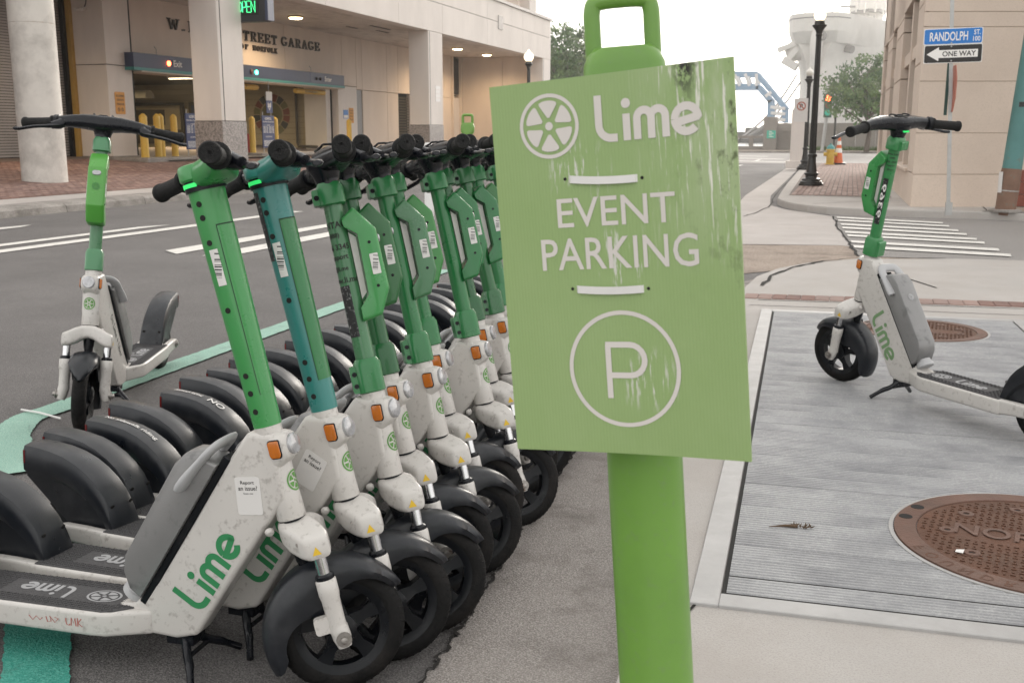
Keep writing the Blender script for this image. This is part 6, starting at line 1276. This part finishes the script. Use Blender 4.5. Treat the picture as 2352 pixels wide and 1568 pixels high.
mb = MB(); mb.tube([ship(6, 4.3, 15.1), ship(50, 11.5, 14.0), ship(72, 13.8, 13.4)], .04, 5); mb.tube([ship(6, 4.3, 14.6), ship(50, 11.5, 13.4), ship(72, 13.8, 12.9)], .04, 5); mb.obj('guard_rail', M_ship, wsh)
# towers of superstructure
def dk(px0, px1, py0, py1, Y, nm, m=M_ship, depth=6, taper=1.0, sides=10):
    a_, b_ = PY(px0, py1, Y), PY(px1, py0, Y); cx_, w_ = (a_.x+b_.x)/2, abs(b_.x-a_.x)/2; z0_, z1_ = PY((px0+px1)/2, py1, Y).z, PY((px0+px1)/2, py0, Y).z
    mb = MB(); mb.loft([[(cx_+k_*w_*math.cos(2*math.pi*(j+.5)/sides)*1.05, Y+depth/2+k_*depth/2*math.sin(2*math.pi*(j+.5)/sides), z_) for j in range(sides)] for z_, k_ in ((z0_, 1), (z1_, taper))]); return mb.obj(nm, m, wsh, smooth=0, bevel=.05, seg=1)
dk(1948, 2048, 115, 150, 205, 'superstructure_tier', depth=14); dk(1958, 2040, 78, 116, 205, 'superstructure_tier', depth=12); dk(1946, 2045, 60, 79, 204, 'bridge_wing', depth=13); dk(1962, 2030, 28, 62, 206, 'tower_tier', depth=9)
dk(1950, 2042, -30, 22, 204, 'gun_director', depth=12, taper=1.05, sides=8); dk(1953, 2037, 20, 27, 204, 'director_ring', M_ship2, depth=11)
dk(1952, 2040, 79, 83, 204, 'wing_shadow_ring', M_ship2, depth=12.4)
rr = random.Random(5)
for i in range(26):
    X_ = 1950+rr.random()*90; y_ = rr.choice((60, 78, 116, 116, 28, 45)); w_ = rr.uniform(2, 6); h_ = rr.uniform(3, 12); dk(X_, X_+w_, y_-h_, y_, 203-rr.random()*2, 'deck_fitting', rr.choice((M_ship, M_ship, M_ship2)), depth=1.4, sides=6)
for X_, y0_, y1_ in ((1966, -20, 28), (2010, -10, 28), (1985, 5, 30), (2028, 0, 40), (1940, 95, 150), (1955, 90, 120)): 
    p_, q_ = PY(X_, y1_, 203), PY(X_+3, y0_, 203); MB().tube([p_, q_], .14, 6).obj('strut', M_ship, wsh)
MB().tube([PY(1930, 16, 203), PY(1965, 16, 203)], .2, 6).obj('outrigger', M_ship2, wsh)
# mooring lines
for i, (p, q) in enumerate((((1690, 325, 88), (1830, 172, 131)), ((1690, 330, 88), (1838, 190, 131)), ((1700, 318, 88), (1800, 262, 120)), ((1692, 322, 88), (1790, 240, 120)))):
    P_, Q_ = PY(*p), PY(*q); pts = [P_.lerp(Q_, k/8)-Vector((0, 0, .9*math.sin(math.pi*k/8))) for k in range(9)]
    tag(MB().tube(pts, .10, 6).obj('mooring_line', M_ship2), ('steepest heavy mooring line rising to the anchor of the battleship', 'heavy mooring line rising just below the steepest one', 'low slack mooring line crossing behind the walkway leg', 'mooring line passing behind the sloping walkway chord')[i], 'mooring line', 'mooring lines of the battleship')
# flat water beyond the wall
strip('harbour_water', [(-300, 90), (300, 90), (300, 900), (-300, 900)], -.03, mat('harbour_water', (.10, .12, .13), .15, bump=.3, bs=2))
P_ = PY(1735, 303, 150); t = thing('far_quay_shed', 'low grey shed on the far quay behind the low barrier', 'shed', None, (P_.x, 150, 0)); MB().box(P_.x-3, P_.x+4.5, 150, 156, 0, P_.z).obj('walls', M_ship2, t, smooth=0); MB().box(P_.x-1.5, P_.x+4, 151, 155, P_.z, P_.z+.6).obj('roof_unit', M_ship2, t, smooth=0)

# ================================================================== TREES
M_bark = mat('bark', (.10, .08, .065), .9, var=.25, vs=3, bump=.4, bs=20)
def leaf_mat(nm, c):
    m = mat(nm, c, .6, var=.35, vs=1.2); b = m.node_tree.nodes['Principled BSDF']; b.inputs['Subsurface Weight'].default_value = 0; b.inputs['Transmission Weight'].default_value = 0
    return m
M_lf = [leaf_mat('leaf_green', (.075, .155, .04)), leaf_mat('leaf_dark', (.045, .105, .03)), leaf_mat('leaf_pale', (.115, .195, .055))]
def tree(label, base, h, rx, seed, nclump, nleaf, leaf=.16, low=.25):
    rr = random.Random(seed); b = Vector(base); t = thing('street_tree', label, 'tree', None, b); mb = MB(); tips = []
    mb.tube([b, b+Vector((.1, 0, h*.18)), b+Vector((-.05, .05, h*.36))], [h*.028, h*.022, h*.018], 10)
    for i in range(11):
        a = i*2.4+rr.uniform(-.3, .3); e = rr.uniform(.45, 1.2); l = h*rr.uniform(.32, .62); p = b+Vector((0, 0, h*rr.uniform(.2, .42))); pts = [p]
        for k in range(4):
            d = Vector((math.cos(a)*math.cos(e), math.sin(a)*math.cos(e), math.sin(e))); p = p+d*l/4; e += rr.uniform(-.05, .22); a += rr.uniform(-.3, .3); pts.append(p)
        mb.tube(pts, [h*.011, h*.008, h*.006, h*.004, h*.002], 6); tips += pts[2:]
        for k in (2, 3, 4):
            for _ in range(2):
                d = Vector((rr.uniform(-1, 1), rr.uniform(-1, 1), rr.uniform(-.2, .9))).normalized(); q = pts[k]+d*h*rr.uniform(.08, .16); mb.tube([pts[k], q], [h*.003, h*.001], 4); tips.append(q)
    mb.obj('trunk', M_bark, t)
    for ci in range(3):
        V = []; F = []
        for c in range(nclump):
            tp_ = rr.choice(tips); cc = tp_+Vector((rr.gauss(0, .10)*h, rr.gauss(0, .10)*h, rr.gauss(.02, .07)*h))
            off = cc-(b+Vector((0, 0, h*.62))); sc = math.sqrt((off.x/rx)**2+(off.y/rx)**2+(off.z/(h*.42))**2)
            if sc > 1.05: cc = b+Vector((0, 0, h*.62))+off/sc*rr.uniform(.85, 1.05)
            R0 = h*rr.uniform(.03, .07)
            for _ in range(nleaf):
                d = Vector((rr.gauss(0, 1), rr.gauss(0, 1), rr.gauss(0, .7)))*R0*.6; p = cc+d; n1 = Vector((rr.uniform(-1, 1), rr.uniform(-1, 1), rr.uniform(-.7, .7))).normalized(); n2 = n1.orthogonal().normalized(); n2 = Matrix.Rotation(rr.uniform(0, 6.3), 3, n1) @ n2; s_ = leaf*rr.uniform(.6, 1.3); o = len(V)
                n3 = n1.cross(n2); V += [p-n2*s_, p+n3*s_*.45, p+n2*s_, p-n3*s_*.45]; F.append((o, o+1, o+2, o+3))
        me = bpy.data.meshes.new('crown'); me.from_pydata([tuple(v) for v in V], [], F); me.materials.append(M_lf[ci]); mk('crown', me, t)
P_ = PY(1990, 345, 70); tree('young green street tree in front of the battleship', (P_.x, 70, .1), 6.3, 2.6, 3, 110, 22, .13)
P_ = PY(1300, 320, 78); tree('leafy street tree beyond the far corner of the garage', (P_.x-.3, 78, .1), 8.8, 2.7, 8, 120, 22, .17)
P_ = PY(1240, 320, 92); tree('taller street tree standing further behind beside the garage end', (P_.x+1, 92, .1), 7.6, 3.2, 12, 110, 20, .18)

# ================================================================== WHITE FLEX POST, HAZE
P_ = PY(985, 420, 9.6); tag(MB().lathe((P_.x, 9.6, 0), (0, 0, 1), [(0, .12), (.03, .12), (.04, .045), (1.12, .045), (1.16, .03)], 18).obj('flex_post', M_post_w), 'plain white flexible post standing in the road behind the scooters', 'post')
mv = bpy.data.materials.new('haze'); mv.use_nodes = True; nt = mv.node_tree; nt.nodes.remove(nt.nodes['Principled BSDF'])
pv = nt.nodes.new('ShaderNodeVolumePrincipled'); pv.inputs['Color'].default_value = (.95, .93, .90, 1); pv.inputs['Density'].default_value = .0009; pv.inputs['Anisotropy'].default_value = .7
nt.links.new(pv.outputs[0], nt.nodes['Material Output'].inputs['Volume'])
hz = MB().box(-120, 140, -20, 300, -1.2, 60).obj('haze', mv, smooth=0); struct(hz, 'stuff'); tag(hz, 'thin pale evening haze hanging over the street and harbour', 'haze')
